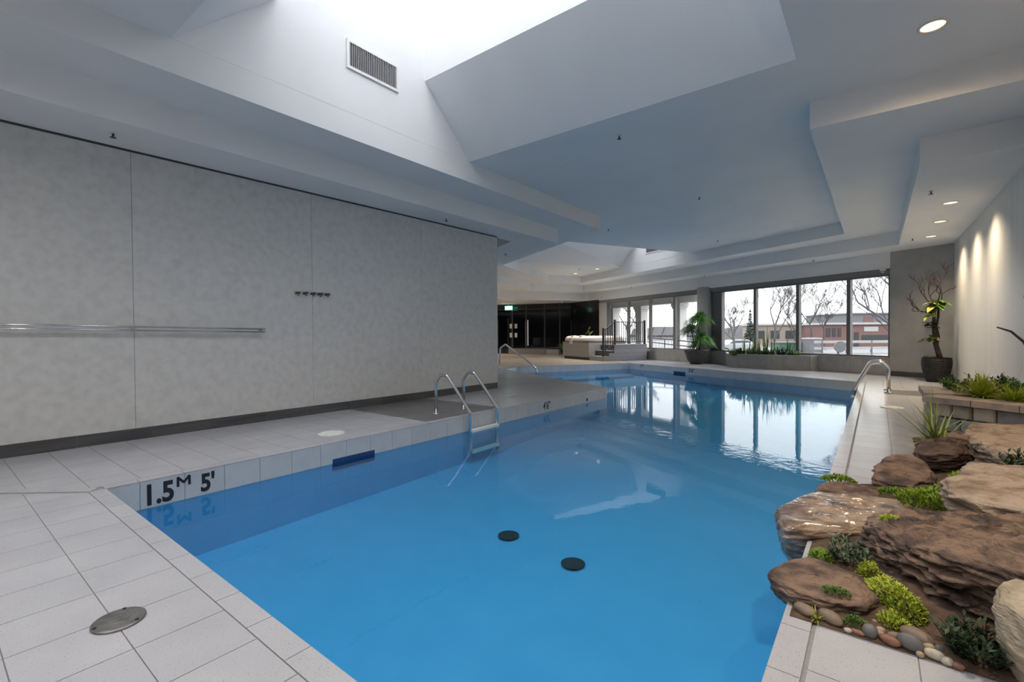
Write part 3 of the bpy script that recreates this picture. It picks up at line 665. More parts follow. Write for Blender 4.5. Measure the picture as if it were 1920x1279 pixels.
# ------------------------------------------------------------------ hot tub, steps, railing
noisy('spa_panel', [(.30, .285, .265), (.38, .36, .335)], 4, .5, 0, stretch=(1, 1, 12), coords='World', obj_random=.06)
noisy('spa_shell', [(.70, .68, .64), (.78, .76, .72)], 3, .3)
noisy('spa_lip', [(.50, .455, .42), (.57, .52, .485)], 3, .4)
plain('spa_water', (.55, .68, .74), .05)
noisy('deck_board', [(.26, .26, .28), (.33, .33, .35)], 6, .5, 0, stretch=(1, 1, 14), coords='World', obj_random=.07)
noisy('step_tread', [(.07, .065, .06), (.11, .10, .095)], 10, .6)
T2 = -TW                                                             # to the right along the window wall
def frame_box(mb, o, u0, u1, v0, v1, z0, z1):
    q = [o + T2 * u0 + NW * v0, o + T2 * u1 + NW * v0, o + T2 * u1 + NW * v1, o + T2 * u0 + NW * v1]; mb.prism([(a.x, a.y) for a in q], z0, z1)
SP = Vector((-12.02, 19.46, 0)); sw, sdp = 2.15, 2.1
spa = empty('hot_tub', SP + T2 * sw / 2 + NW * sdp / 2, 'raised hot tub with grey panelled skirt and cream rounded lip', 'hot tub')
m = MB(); frame_box(m, SP, .06, sw - .06, .06, sdp - .06, 0, .12); m.build('base', M['dark_metal'], spa)
m = MB(); frame_box(m, SP, .03, sw - .03, .03, sdp - .03, .12, .80); m.build('body', M['dark_metal'], spa)
for k in range(3):
    z0 = .12 + k * .226; m = MB(); frame_box(m, SP, .0, sw, .0, .03, z0 + .003, z0 + .223); m.build('skirt_panel', M['spa_panel'], spa)
    m = MB(); frame_box(m, SP, .0, .03, .03, sdp, z0 + .003, z0 + .223); m.build('skirt_panel', M['spa_panel'], spa)
for k in range(6):
    m = MB(); frame_box(m, SP, sw - .03, sw + .005, .03 + k * .34, .36 + k * .34, .12, .79); m.build('side_panel', M['frame_light'], spa)
m = MB(); frame_box(m, SP, -.01, sw + .01, -.01, sdp + .01, .80, .825); m.build('trim_band', M['ink'], spa)
def rring(u, z):                                                      # rounded rectangle at inset u
    pts = []; r = max(.05, .34 - u)
    for cx, cy, a0 in ((sw - u - r, sdp - u - r, 0), (u + r, sdp - u - r, 90), (u + r, u + r, 180), (sw - u - r, u + r, 270)):
        for k in range(9): a = math.radians(a0 + k * 11.25); pts.append(SP + T2 * (cx + r * math.cos(a)) + NW * (cy + r * math.sin(a)) + Vector((0, 0, z)))
    return pts
def loft(rings, close=True):
    m = MB(); n = len(rings[0])
    for r in rings: m.v += [tuple(p) for p in r]
    for i in range(len(rings) - 1):
        for k in range(n): m.f.append((i * n + k, i * n + (k + 1) % n, (i + 1) * n + (k + 1) % n, (i + 1) * n + k))
    if close: m.f.append(tuple(range((len(rings) - 1) * n, len(rings) * n)))
    return m
loft([rring(-.01, .825), rring(-.02, .92), rring(.03, 1.0)], False).build('lip', M['spa_lip'], spa, True)
loft([rring(.03, 1.0), rring(.10, 1.06), rring(.20, 1.075), rring(.30, 1.03), rring(.36, .80), rring(.5, .75)]).build('shell', M['spa_shell'], spa, True)
loft([rring(.33, .95), rring(.34, .951)]).build('tub_water', M['spa_water'], spa)
for u, v in ((.7, .18), (1.4, .18), (.18, 1.0), (1.95, .9)):
    m = MB(); m.lathe([(.14, 1.055), (.13, 1.09), (.05, 1.10)], SP + T2 * u + NW * v, 14); m.build('headrest', M['spa_lip'], [c_ for c_ in spa.children if c_.name.startswith('shell')][0], True)
m = MB(); frame_box(m, SP, .66, .86, -.05, .02, .70, .98); o = m.build('control_panel', M['cream_plastic'], spa)

A0 = Vector((-9.155, 18.10, 0)); stp = empty('tub_steps', A0 + NW * 1.2 - T2 * .6, 'grey boarded stairs and platform beside the hot tub', 'steps')
WID = 1.0
lev = [(0.0, .30, .20), (.30, .58, .45), (.58, 2.36, .70)]
for k, (v0, v1, zt) in enumerate(lev):
    m = MB(); frame_box(m, A0, -WID, -.03, v0 + .01, v1, 0, zt - .03); m.build('riser', M['step_tread'], stp)
    m = MB(); frame_box(m, A0, -WID, .02, v0 - .02, v1, zt - .03, zt); m.build('tread', M['deck_board'], stp)
nb = 4
for k in range(nb):
    z0, z1 = .675 * k / nb, .675 * (k + 1) / nb
    v0 = 0 if z1 < .2 else (.30 if z1 < .46 else .58)
    m = MB(); frame_box(m, A0, -.03, .0, v0, 2.36, z0 + .003, z1 - .003); m.build('side_board', M['deck_board'], stp)
m = MB(); frame_box(m, A0, -WID, 0, -.025, .0, 0, .17); m.build('front_board', M['deck_board'], stp)

ral = empty('stair_railing', A0 + NW * .8, 'dark metal railing with thin balusters on the hot tub platform', 'railing')
def rp(v, z): return A0 + NW * v - T2 * .05 + Vector((0, 0, z))
for v, z0, z1 in ((.03, .20, 1.42), (.64, .70, 1.78), (2.28, .70, 1.76)):
    m = MB(); m.bar(rp(v, z0), rp(v, z1), .075); m.build('post', M['dark_metal'], ral)
m = MB(); m.bar(rp(.03, 1.30), rp(.64, 1.68), .04); m.build('sloping_rail', M['dark_metal'], ral)
m = MB(); m.bar(rp(.03, .38), rp(.64, .80), .03); m.build('sloping_rail', M['dark_metal'], ral)
for z in (1.68, .80): m = MB(); m.bar(rp(.64, z), rp(2.28, z), .035); m.build('rail', M['dark_metal'], ral)
for k in range(13):
    v = .64 + (2.28 - .64) * (k + 1) / 14; m = MB(); m.bar(rp(v, .80), rp(v, 1.68), .024); m.build('baluster', M['dark_metal'], ral)
for k in range(4):
    u = (k + 1) / 5; v = .03 + .61 * u; m = MB(); m.bar(rp(v, .38 + .42 * u), rp(v, 1.30 + .38 * u), .024); m.build('baluster', M['dark_metal'], ral)

# ------------------------------------------------------------------ planting helpers
random.seed(7)
def leafmat(name, c0, c1, rough=.5):
    return noisy(name, [c0, c1], 9, rough, 0, coords='World', spec=.4)
leafmat('moss_green', (.12, .24, .02), (.34, .46, .05)); leafmat('lime_green', (.30, .40, .03), (.52, .58, .08))
leafmat('leaf_dark', (.015, .035, .015), (.05, .09, .035)); leafmat('leaf_grey', (.06, .11, .06), (.17, .23, .15)); leafmat('leaf_mid', (.05, .13, .02), (.14, .27, .05))
leafmat('fern_green', (.08, .26, .04), (.22, .48, .10)); leafmat('blade_green', (.16, .24, .04), (.42, .48, .15)); leafmat('yellow_leaf', (.30, .30, .05), (.55, .48, .16))
noisy('bark', [(.018, .011, .010), (.05, .03, .027)], 30, .8, .4, bdist=.01); noisy('soil', [(.05, .03, .02), (.14, .09, .06)], 18, .95, .6, coords='World')
def leaf(mb, p, d, L, wd_, curl=.15):
    d = Vector(d).normalized(); x = d.cross(Vector((0, 0, 1)));
    if x.length < .01: x = Vector((1, 0, 0))
    x.normalize(); n = x.cross(d); p = Vector(p); b = len(mb.v)
    mb.v += [tuple(p), tuple(p + d * L * .5 + x * wd_ / 2 + n * curl * L * .3), tuple(p + d * L - n * curl * L * .2), tuple(p + d * L * .5 - x * wd_ / 2 + n * curl * L * .3)]
    mb.f.append((b, b + 1, b + 2, b + 3))
def blade(mb, p, d, L, wd_, droop, seg=5):
    """long tapering arching blade"""
    p = Vector(p); d = Vector(d).normalized(); x = d.cross(Vector((0, 0, 1)))
    if x.length < .01: x = Vector((1, 0, 0))
    x.normalize(); b = len(mb.v)
    for i in range(seg + 1):
        u = i / seg; w_ = wd_ * (1 - u ** 2) * .5 + .0004; q = p + d * L * u + Vector((0, 0, -droop * L * u * u)) + Vector((d.x, d.y, 0)) * droop * L * .3 * u * u
        mb.v += [tuple(q - x * w_), tuple(q + x * w_)]
    for i in range(seg): k = b + 2 * i; mb.f.append((k, k + 1, k + 3, k + 2))
def rdir(elmin, elmax):
    a = random.uniform(0, 2 * math.pi); e = random.uniform(elmin, elmax); return Vector((math.cos(a) * math.cos(e), math.sin(a) * math.cos(e), math.sin(e)))
def moss(c, rx, ry, h, n, L, mat, label, rz=0, grp='mossy clumps among the rocks'):
    c = Vector(c); mb = MB(); ca, sa = math.cos(rz), math.sin(rz)
    for _ in range(n):
        a = random.uniform(0, 2 * math.pi); r = math.sqrt(random.random()); u, v = r * math.cos(a), r * math.sin(a)
        lump = .75 + .5 * noise.noise(Vector((u * 2.5 + c.x * 9, v * 2.5, c.y * 7)))
        z = h * max(0.0, 1 - r * r) * lump * random.uniform(.55, 1)
        p = c + Vector((u * rx * ca - v * ry * sa, u * rx * sa + v * ry * ca, z)); d = Vector((u * .8, v * .8, .6)) + rdir(-.5, 1.2) * .8
        leaf(mb, p, d, L * random.uniform(.6, 1.2), L * .42)
    o = mb.build('moss_clump', M[mat]); base_at(o, c); tag(o, label, 'moss', grp); return o
def leafy(c, rx, ry, h, nst, L, mat, label, name='leafy_plant', grp='leafy plants among the rocks', upright=.8):
    c = Vector(c); e = empty(name, c, label, 'plant', grp); st = MB(); fo = MB()
    for _ in range(nst):
        a = random.uniform(0, 2 * math.pi); r = math.sqrt(random.random()) * .55
        p = c + Vector((rx * r * math.cos(a), ry * r * math.sin(a), 0)); d = Vector((math.cos(a) * random.uniform(.1, 1) * rx / h, math.sin(a) * random.uniform(.1, 1) * ry / h, upright)).normalized(); Ls = h * random.uniform(.6, 1.1)
        q = p + d * Ls; st.tube([p, (p + q) / 2, q], [.004 * h / .2, .003 * h / .2, .0015], 4)
        for k in range(9):
            u = .2 + .8 * k / 8; pp = p.lerp(q, u); leaf(fo, pp, d * .6 + rdir(-.2, .9), L * random.uniform(.7, 1.15), L * .38)
    st.build('stem', M['bark'], e); fo.build('foliage', M[mat], e); return e
def tuft(c, n, L, wd_, mat, label, spread=1.0, droop=.35, name='grass_tuft', grp='grassy tufts', singles=False, lean=(0, 0)):
    c = Vector(c); e = empty(name, c, label, 'grass', grp); mb = MB()
    for _ in range(n):
        d = rdir(.35, 1.45); d = Vector((d.x * spread + lean[0], d.y * spread + lean[1], d.z)); p = c + Vector((random.uniform(-.02, .02), random.uniform(-.02, .02), 0)) * (L / .3)
        if singles: b = MB(); blade(b, p, d, L * random.uniform(.55, 1.1), wd_, droop * random.uniform(.3, 1.2)); b.build('blade', M[mat], e)
        else: blade(mb, p, d, L * random.uniform(.55, 1.1), wd_, droop * random.uniform(.3, 1.2))
    if not singles: mb.build('blades', M[mat], e)
    return e

# ------------------------------------------------------------------ rock garden
def rockmat(name, cols, wet=.6):
    m = noisy(name, cols, 7, .55 if wet > .3 else .30, 1.0 if wet > .3 else .55, 34, stretch=(1, 1, 3.0), detail=10, coords='Object', bdist=.02, pos=[.28 + .44 * i / (len(cols) - 1) for i in range(len(cols))])
    if wet < .5: b = m.node_tree.nodes['Principled BSDF']; b.inputs['Coat Weight'].default_value = 1.0; b.inputs['Coat Roughness'].default_value = wet
    return m
rockmat('rock_brown', [(.022, .015, .013), (.10, .062, .047), (.27, .175, .12), (.15, .095, .07)])
rockmat('rock_tan', [(.10, .08, .07), (.34, .24, .17), (.50, .39, .29), (.36, .30, .25)])
rockmat('rock_wet', [(.06, .04, .032), (.20, .125, .085), (.42, .31, .22), (.26, .17, .12)], .12)
rockmat('rock_dark', [(.03, .02, .018), (.09, .055, .042), (.20, .125, .09)])
rockmat('rock_sand', [(.30, .25, .18), (.46, .38, .28), (.56, .48, .36)])
def rock(poly, z0, top, seed, mat, label, rough=.03, N=150, K=30, R=30, name='boulder', under=.16, strata=26.0, grp='rocks of the garden'):
    c = Vector((sum(p[0] for p in poly) / len(poly), sum(p[1] for p in poly) / len(poly), 0)); n = len(poly); off = Vector((seed * 7.3, seed * 3.1, seed * 1.7))
    def rad(a):
        dx, dy = math.cos(a), math.sin(a); best = .05
        for i in range(n):
            x1, y1 = poly[i][0] - c.x, poly[i][1] - c.y; x2, y2 = poly[(i + 1) % n][0] - c.x, poly[(i + 1) % n][1] - c.y
            den = dx * (y2 - y1) - dy * (x2 - x1)
            if abs(den) < 1e-9: continue
            t = (x1 * (y2 - y1) - y1 * (x2 - x1)) / den; u = (x1 * dy - y1 * dx) / den
            if t > 0 and -.001 <= u <= 1.001: best = max(best, t)
        return best
    rs = [rad(2 * math.pi * k / N) for k in range(N)]; rs = [(rs[k - 1] + 2 * rs[k] + rs[(k + 1) % N]) / 4 for k in range(N)]
    mb = MB(); fr = lambda v: noise.noise(v) + .5 * noise.noise(v * 2.1) + .25 * noise.noise(v * 4.3)
    rg = lambda v: 1 - 2.2 * abs(noise.noise(v)) - .9 * abs(noise.noise(v * 2.3))
    for j in range(K + R):
        for k in range(N):
            a = 2 * math.pi * k / N; dx, dy = math.cos(a), math.sin(a)
            if j < K:
                t = j / (K - 1); pr = 1 - under * (1 - t) ** 2 - .07 * max(0, (t - .82) / .18) ** 2
                x, y = c.x + dx * rs[k] * pr, c.y + dy * rs[k] * pr; zt = top(x, y); z = z0 + (zt - z0) * (t ** .9)
                q = Vector((x * 6, y * 6, z * strata)) + off
                dsp = rough * (1.0 * rg(q) + .7 * fr(Vector((x * 5, y * 5, z * 9)) + off) + .5 * rg(q * 2.7)) * (.45 + .55 * math.sin(math.pi * min(1, t * .9 + .1)))
                x += dx * dsp; y += dy * dsp
            else:
                u = 1 - (j - K + 1) / R; x, y = c.x + dx * rs[k] * .93 * u, c.y + dy * rs[k] * .93 * u
                e1 = 1 - u ** 8
                z = top(x, y) + rough * e1 * (.55 * rg(Vector((x * 4 + y * 1.5, y * 11 - x * 2, seed)) + off) + .8 * fr(Vector((x * 3, y * 5, seed)) + off) + .28 * rg(Vector((x * 13, y * 36 - x * 6, 0)) + off)) + rough * .4 * (1 - u ** 4)
            mb.v.append((x, y, z))
    for j in range(K + R - 1):
        for k in range(N): k2 = (k + 1) % N; mb.f.append((j * N + k, j * N + k2, (j + 1) * N + k2, (j + 1) * N + k))
    mb.f.append(tuple(range(N - 1, -1, -1)))
    o = mb.build(name, M[mat], None, True); base_at(o, (c.x, c.y, z0)); tag(o, label, 'rock', grp); return o
plane = lambda a, bx, by, x0, y0: (lambda x, y: a + bx * (x - x0) + by * (y - y0))
# soil bed under the rocks
mb = MB(); gx, gy = 26, 60
for j in range(gy + 1):
    for i in range(gx + 1):
        x = -.285 + (1.485 + .285) * i / gx; y = 2.262 + (6.9 - 2.262) * j / gy
        lft = -.285 if y < 4.4 else -.285 + min(1, (y - 4.4) / .5) * .6
        if y > 5.2: lft = .32
        x = max(x, lft); e_ = min(x - lft, y - 2.262) ; z = .004 + .10 * min(1, max(0, e_) / .5) + .02 * noise.noise(Vector((x * 6, y * 6, 0))) * min(1, max(0, e_) / .1)
        mb.v.append((x, y, z))
for j in range(gy):
    for i in range(gx): a = j * (gx + 1) + i; mb.f.append((a, a + 1, a + gx + 2, a + gx + 1))
o = mb.build('soil_bed', M['soil'], None, True); base_at(o, (.6, 4.5, 0)); tag(o, 'dark soil bed between the rocks of the garden', 'soil', kind='stuff')
rock([(-.50, 3.42), (-.42, 3.72), (-.33, 3.93), (-.24, 3.93), (-.03, 4.02), (.20, 4.02), (.28, 3.7), (.0, 3.36), (-.15, 3.24), (-.28, 3.17), (-.41, 3.08), (-.46, 3.2)], -.14, plane(.085, .02, 0, 0, 3.6), 1, 'rock_wet', 'flat wet ledge rock jutting out over the pool water', .022, under=.10)
rock([(-.34, 4.05), (-.23, 4.24), (-.15, 4.30), (-.04, 4.25), (.03, 4.15), (.02, 3.98), (-.22, 3.88), (-.32, 3.93)], -.10, plane(.085, 0, -.05, 0, 4), 2, 'rock_brown', 'low dark rock behind the wet ledge at pool edge', .02)
rock([(-.02, 4.38), (.01, 4.66), (.06, 4.84), (.13, 4.93), (.24, 4.93), (.31, 4.82), (.33, 4.5), (.2, 4.34), (.07, 4.30)], .0, plane(.17, .02, .16, .15, 4.7), 3, 'rock_brown', 'rounded brown boulder standing against the pale deck tiles', .026)
rock([(.27, 5.32), (.33, 5.18), (.53, 5.22), (.67, 5.5), (.64, 5.9), (.46, 5.95), (.33, 5.75)], .0, plane(.19, .02, 0, .45, 5.5), 4, 'rock_dark', 'rough dark boulder below the long grass tuft', .034)
rock([(.50, 5.62), (.56, 5.50), (.68, 5.56), (.72, 5.75), (.62, 5.90), (.53, 5.82)], .05, plane(.275, 0, 0, .6, 5.7), 5, 'rock_brown', 'small brown rock sitting above the rough dark boulder', .022)
rock([(.60, 5.75), (.73, 6.40), (1.25, 6.45), (1.4, 5.6), (1.3, 4.75), (.83, 4.72), (.73, 4.80), (.66, 5.2)], .02, plane(.31, .03, .0, .8, 5.5), 6, 'rock_tan', 'broad tan slab below the stone planter wall', .03)
rock([(.32, 3.50), (.32, 3.72), (.38, 3.84), (.47, 4.17), (.60, 4.12), (1.0, 4.2), (1.2, 3.8), (1.0, 3.3), (.60, 3.30), (.44, 3.36)], .13, plane(.345, .06, .05, .45, 3.7), 7, 'rock_tan', 'thick pale slab overhanging the brown rocks at right edge', .028)
rock([(.345, 3.22), (.37, 3.42), (.46, 3.5), (.9, 3.5), (1.0, 3.1), (.9, 2.85), (.55, 2.92), (.40, 3.05)], .10, plane(.265, .10, .0, .5, 3.2), 8, 'rock_brown', 'brown block tucked beneath the thick pale slab', .03)
rock([(-.035, 3.1), (.03, 3.42), (.15, 3.55), (.40, 3.55), (.7, 3.3), (.85, 2.9), (.65, 2.46), (.45, 2.48), (.36, 2.60), (.22, 2.63), (.08, 2.86)], .0, plane(.225, .16, -.10, .2, 3.0), 9, 'rock_brown', 'largest layered brown boulder with deep dark cracks', .054, K=44, strata=30, under=.03)
rock([(-.395, 2.47), (-.36, 2.60), (-.26, 2.74), (-.14, 2.71), (-.04, 2.64), (.01, 2.50), (-.03, 2.40), (-.15, 2.365), (-.29, 2.36), (-.36, 2.40)], -.03, plane(.075, 0, .04, -.2, 2.5), 10, 'rock_brown', 'flat reddish brown slab over the pool corner by pebbles', .016)
rock([(.34, 2.34), (.375, 2.24), (.5, 2.12), (.72, 2.15), (.8, 2.5), (.6, 2.62), (.43, 2.55), (.37, 2.48)], .0, plane(.265, .10, .05, .4, 2.35), 11, 'rock_sand', 'smooth sandstone boulder at the bottom right corner', .018, strata=6)

# pebbles
pc = {'peb_grey': (.17, .165, .17), 'peb_tan': (.42, .31, .21), 'peb_red': (.26, .12, .08), 'peb_pale': (.52, .46, .38), 'peb_brown': (.24, .18, .13)}
for k, c in pc.items(): noisy(k, [tuple(v * .75 for v in c), tuple(min(1, v * 1.2) for v in c)], 22, .5, .1, 60)
def pebble(x, y, a, b, h, rz, mat, label, z=0.0):
    mb = MB(); nu, nv = 18, 10; ca, sa = math.cos(rz), math.sin(rz); off = Vector((x * 31, y * 17, 0))
    for j in range(nv + 1):
        ph = -math.pi / 2 + math.pi * j / nv
        for i in range(nu):
            th = 2 * math.pi * i / nu; v = Vector((math.cos(th) * math.cos(ph), math.sin(th) * math.cos(ph), math.sin(ph))); v *= 1 + .10 * noise.noise(v * 1.6 + off)
            X, Y = v.x * a, v.y * b; mb.v.append((x + X * ca - Y * sa, y + X * sa + Y * ca, z + h + v.z * h))
    for j in range(nv):
        for i in range(nu): i2 = (i + 1) % nu; mb.f.append((j * nu + i, j * nu + i2, (j + 1) * nu + i2, (j + 1) * nu + i))
    o = mb.build('pebble', M[mat], None, True); base_at(o, (x, y, z)); tag(o, label, 'pebble', 'pebbles along the deck edge')
PEB = [(-.235, 2.315, .045, .030, .022, -.5, 'peb_brown', 'large oval speckled pebble at the pool corner end'), (-.145, 2.31, .05, .030, .024, -.6, 'peb_brown', 'long brown pebble second from the pool corner'),
    (-.085, 2.275, .014, .012, .010, 0, 'peb_pale', 'tiny cream pebble touching the deck tile'), (-.055, 2.282, .028, .014, .011, -.2, 'peb_red', 'thin reddish pebble lying along the deck edge'),
    (-.015, 2.292, .026, .026, .026, .4, 'peb_grey', 'round dark grey pebble behind the deck edge'), (-.045, 2.355, .018, .013, .012, -.3, 'peb_tan', 'small tan pebble below the flat slab'),
    (.018, 2.345, .017, .015, .014, .2, 'peb_tan', 'upper of two orange tan pebbles by grey pebble'), (.016, 2.315, .016, .014, .014, .5, 'peb_tan', 'lower of two orange tan pebbles by grey pebble'),
    (.045, 2.283, .036, .020, .018, -.35, 'peb_red', 'rust red oval pebble in front of the row'), (.062, 2.325, .026, .018, .017, .3, 'peb_brown', 'brown pebble wedged behind the rust red one'),
    (.105, 2.292, .042, .028, .030, -.3, 'peb_grey', 'large grey brown pebble in the middle of the row'), (.125, 2.35, .055, .030, .030, -.5, 'peb_brown', 'large brown stone behind the middle grey pebble'),
    (.160, 2.315, .022, .018, .018, .1, 'peb_tan', 'tan pebble to the right of the big brown stone'), (.188, 2.330, .020, .017, .016, .6, 'peb_grey', 'mauve grey pebble near the dark leafy plant'),
    (.132, 2.263, .013, .012, .011, 0, 'peb_tan', 'little tan pebble on the deck edge line'), (.172, 2.280, .034, .020, .018, -.2, 'peb_pale', 'pale cream flat pebble in the front row'),
    (.205, 2.268, .020, .018, .014, .2, 'peb_pale', 'cream pebble beside the dark leafy plant'), (.232, 2.262, .020, .014, .012, -.2, 'peb_red', 'small plum pebble half under dark leaves'),
    (.165, 2.40, .020, .016, .014, .2, 'peb_tan', 'tan pebble at the foot of the large boulder'), (.0, 2.39, .018, .016, .014, .9, 'peb_brown', 'brown pebble just below the bright moss'),
    (.035, 2.375, .022, .016, .014, .1, 'peb_brown', 'dull brown pebble touching the bright moss')]
for p in PEB: pebble(*p)
# moss and plants
moss((.29, 4.06, .07), .19, .26, .13, 2200, .030, 'moss_green', 'wide green moss mat between boulder and pale slab')
moss((.10, 4.16, .07), .09, .10, .045, 420, .026, 'moss_green', 'thin tongue of green moss behind the wet ledge')
moss((.62, 4.62, .12), .19, .30, .10, 1500, .034, 'moss_green', 'bright moss patch beneath the broad tan slab')
moss((.07, 3.14, .205), .055, .06, .03, 320, .018, 'lime_green', 'tiny moss cushion on top of the largest boulder')
moss((.065, 2.58, .03), .085, .17, .11, 1900, .022, 'lime_green', 'tall bright moss mound against the largest boulder', .5)
moss((.06, 2.42, .02), .055, .06, .045, 600, .018, 'lime_green', 'low bright moss lobe just above the pebbles')
moss((-.02, 2.80, .03), .05, .07, .075, 500, .02, 'lime_green', 'upper bright moss lobe beside grey leafy plant')
moss((-.22, 2.86, .03), .05, .10, .045, 420, .022, 'moss_green', 'green moss strip between wet ledge and flat slab')
moss((-.13, 2.43, .075), .05, .035, .022, 260, .016, 'leaf_mid', 'dark green creeping moss on the flat slab front')
moss((-.06, 2.32, .02), .04, .03, .035, 220, .016, 'leaf_mid', 'dark moss tuft among the first pebbles')
moss((-.22, 4.30, .06), .11, .08, .055, 520, .030, 'moss_green', 'olive moss fringe on the low rock by the deck')
leafy((-.10, 2.92, .02), .10, .12, .11, 34, .035, 'leaf_grey', 'grey green leafy plant between wet ledge and flat slab')
leafy((.30, 2.345, .01), .11, .09, .12, 70, .036, 'leaf_dark', 'dark glossy leafy shrub beside the sandstone boulder')
leafy((.80, 4.55, .22), .12, .22, .16, 44, .05, 'leaf_dark', 'dark leafy shrub beside bright moss at the right edge')
leafy((.69, 5.32, .16), .06, .12, .12, 26, .04, 'leaf_dark', 'small dark leafy sprig between dark boulder and tan slab')
tuft((.46, 6.02, .12), 60, .62, .017, 'blade_green', 'long arching green grass tuft in front of the planter corner', 1.5, .30, singles=True, lean=(-.15, -.1))
tuft((-.19, 2.285, .01), 16, .07, .004, 'lime_green', 'tiny yellow green grass sprig lying on the deck edge', 1.2, .3)
tuft((.62, 2.85, .25), 7, .30, .004, 'blade_green', 'few thin grass blades leaning over the boulders', 1.4, .2, lean=(-.8, .2))

# ------------------------------------------------------------------ stone planter
noisy('cap_stone', [(.17, .17, .18), (.40, .31, .24), (.26, .25, .245)], 5, .6, .5, 20, coords='World', obj_random=.12, bdist=.01)
noisy('wall_stone', [(.34, .29, .23), (.52, .45, .36), (.42, .37, .30)], 5, .7, .6, 18, coords='World', obj_random=.2, bdist=.012)
noisy('wall_stone_grey', [(.20, .205, .22), (.33, .33, .34), (.27, .27, .285)], 5, .7, .6, 18, coords='World', obj_random=.25, bdist=.012); noisy('sand', [(.26, .18, .12), (.38, .27, .18)], 14, .95, .4, coords='World'); noisy('mortar', [(.12, .12, .12), (.18, .18, .18)], 20, .9)
C0 = Vector((.50, 6.78, 0)); du = Vector((.82, -.57, 0)).normalized(); dv = Vector((0, 1, 0))
F1 = C0 + du * 1.2; BK = (.50, 7.95)
plt = empty('stone_planter', (1.0, 7.2, 0), 'raised planter with grey and tan stone walls and slab cap', 'planter')
m = MB(); m.prism([(C0.x + .04, C0.y + .04), (1.47, F1.y + .12), (1.47, 8.6), (.54, 7.95)], 0, .44); m.build('core', M['mortar'], plt)
def stone(mb_, p, q, z0, z1, nrm, proud):
    a, b = p + nrm * proud, q + nrm * proud; j = lambda: Vector((random.uniform(-.004, .004), random.uniform(-.004, .004), random.uniform(-.004, .004)))
    i0, i1 = p - nrm * .05, q - nrm * .05; bv = .012; dd = (b - a).normalized()
    f = [a + dd * bv + Vector((0, 0, z0 + bv)) + j(), b - dd * bv + Vector((0, 0, z0 + bv)) + j(), b - dd * bv + Vector((0, 0, z1 - bv)) + j(), a + dd * bv + Vector((0, 0, z1 - bv)) + j()]
    g = [p + Vector((0, 0, z0)), q + Vector((0, 0, z0)), q + Vector((0, 0, z1)), p + Vector((0, 0, z1))]
    h = [i0 + Vector((0, 0, z0)), i1 + Vector((0, 0, z0)), i1 + Vector((0, 0, z1)), i0 + Vector((0, 0, z1))]
    n0 = len(mb_.v); mb_.v += [tuple(v) for v in f + g + h]
    mb_.f.append((n0, n0 + 1, n0 + 2, n0 + 3))
    for r in (0, 4):
        for k in range(4): k2 = (k + 1) % 4; mb_.f.append((n0 + r + 4 + k, n0 + r + 4 + k2, n0 + r + k2, n0 + r + k))
fnrm = Vector((du.y, -du.x, 0)); fnrm = fnrm if fnrm.y < 0 else -fnrm
rows = [(.0, .13, [.0, .30, .55, .85, 1.15]), (.14, .28, [.0, .23, .50, .62, .95, 1.15]), (.29, .43, [.0, .16, .33, .52, .80, 1.15])]
for z0, z1, cs in rows:
    for a, b in zip(cs, cs[1:]):
        m = MB(); stone(m, C0 + du * (a + .006), C0 + du * (b - .006), z0, z1, fnrm, random.uniform(.012, .03)); m.build('stone', M[random.choice(('wall_stone', 'wall_stone', 'wall_stone_grey'))], plt)
    cs2 = [0, .28, .62, .9, 1.17] if z0 != .14 else [0, .4, .75, 1.17]
    for a, b in zip(cs2, cs2[1:]):
        m = MB(); stone(m, C0 + dv * (b - .006), C0 + dv * (a + .006), z0, z1, Vector((-1, 0, 0)), random.uniform(.012, .03)); m.build('stone', M[random.choice(('wall_stone', 'wall_stone', 'wall_stone_grey'))], plt)
cp = [C0 + fnrm * .07 + Vector((-.07, 0, 0)), C0 + du * .35 + fnrm * .07, C0 + du * .72 + fnrm * .075, C0 + du * 1.02 + fnrm * .07]
for k in range(3):
    a, b = cp[k], cp[k + 1]; q = [a + du * .004, b - du * .004, b - du * .004 - fnrm * .30, a + du * .004 - fnrm * .30]
    if k == 0: q[3] = a - fnrm * .30 + Vector((.0, .06, 0))
    m = MB(); m.prism([(v.x, v.y) for v in q], .435, .50 + random.uniform(-.004, .004)); m.build('cap_slab', M['cap_stone'], plt)
for a, b in ((.30, .75), (.755, 1.2)):
    m = MB(); m.prism([(.43, 6.78 + a), (.70, 6.78 + a), (.70, 6.78 + b), (.43, 6.78 + b)], .435, .50); m.build('cap_slab', M['cap_stone'], plt)
m = MB(); m.prism([(.66, 7.0), (1.47, 6.45), (1.47, 8.6), (.66, 8.0)], .40, .48); m.build('soil', M['sand'], plt)
# plants in the planter
leafy((.76, 7.62, .48), .14, .14, .15, 34, .06, 'leaf_mid', 'low leafy plant at the far corner of stone planter', grp='plants in the stone planter')
tuft((.90, 7.08, .47), 420, .36, .013, 'lime_green', 'fine lime green grass spilling over the planter cap', 1.1, .38, grp='plants in the stone planter')
leafy((1.02, 7.55, .48), .22, .20, .22, 46, .06, 'leaf_dark', 'dark leafy shrub behind the lime grass in planter', grp='plants in the stone planter')
tuft((1.08, 6.75, .47), 260, .28, .012, 'lime_green', 'lime grass clump at the right end of the planter', 1.1, .4, grp='plants in the stone planter')
leafy((1.22, 7.0, .48), .20, .22, .24, 44, .06, 'leaf_mid', 'bushy green plant against pale wall in planter', grp='plants in the stone planter')
tuft((1.12, 7.0, .48), 12, .62, .006, 'leaf_mid', 'tall wiry grass stems rising against the pale wall', .9, .12, grp='plants in the stone planter')
dw = empty('driftwood_branch', (1.22, 6.75, .48), 'dark curved driftwood branch rising at the right edge', 'branch')
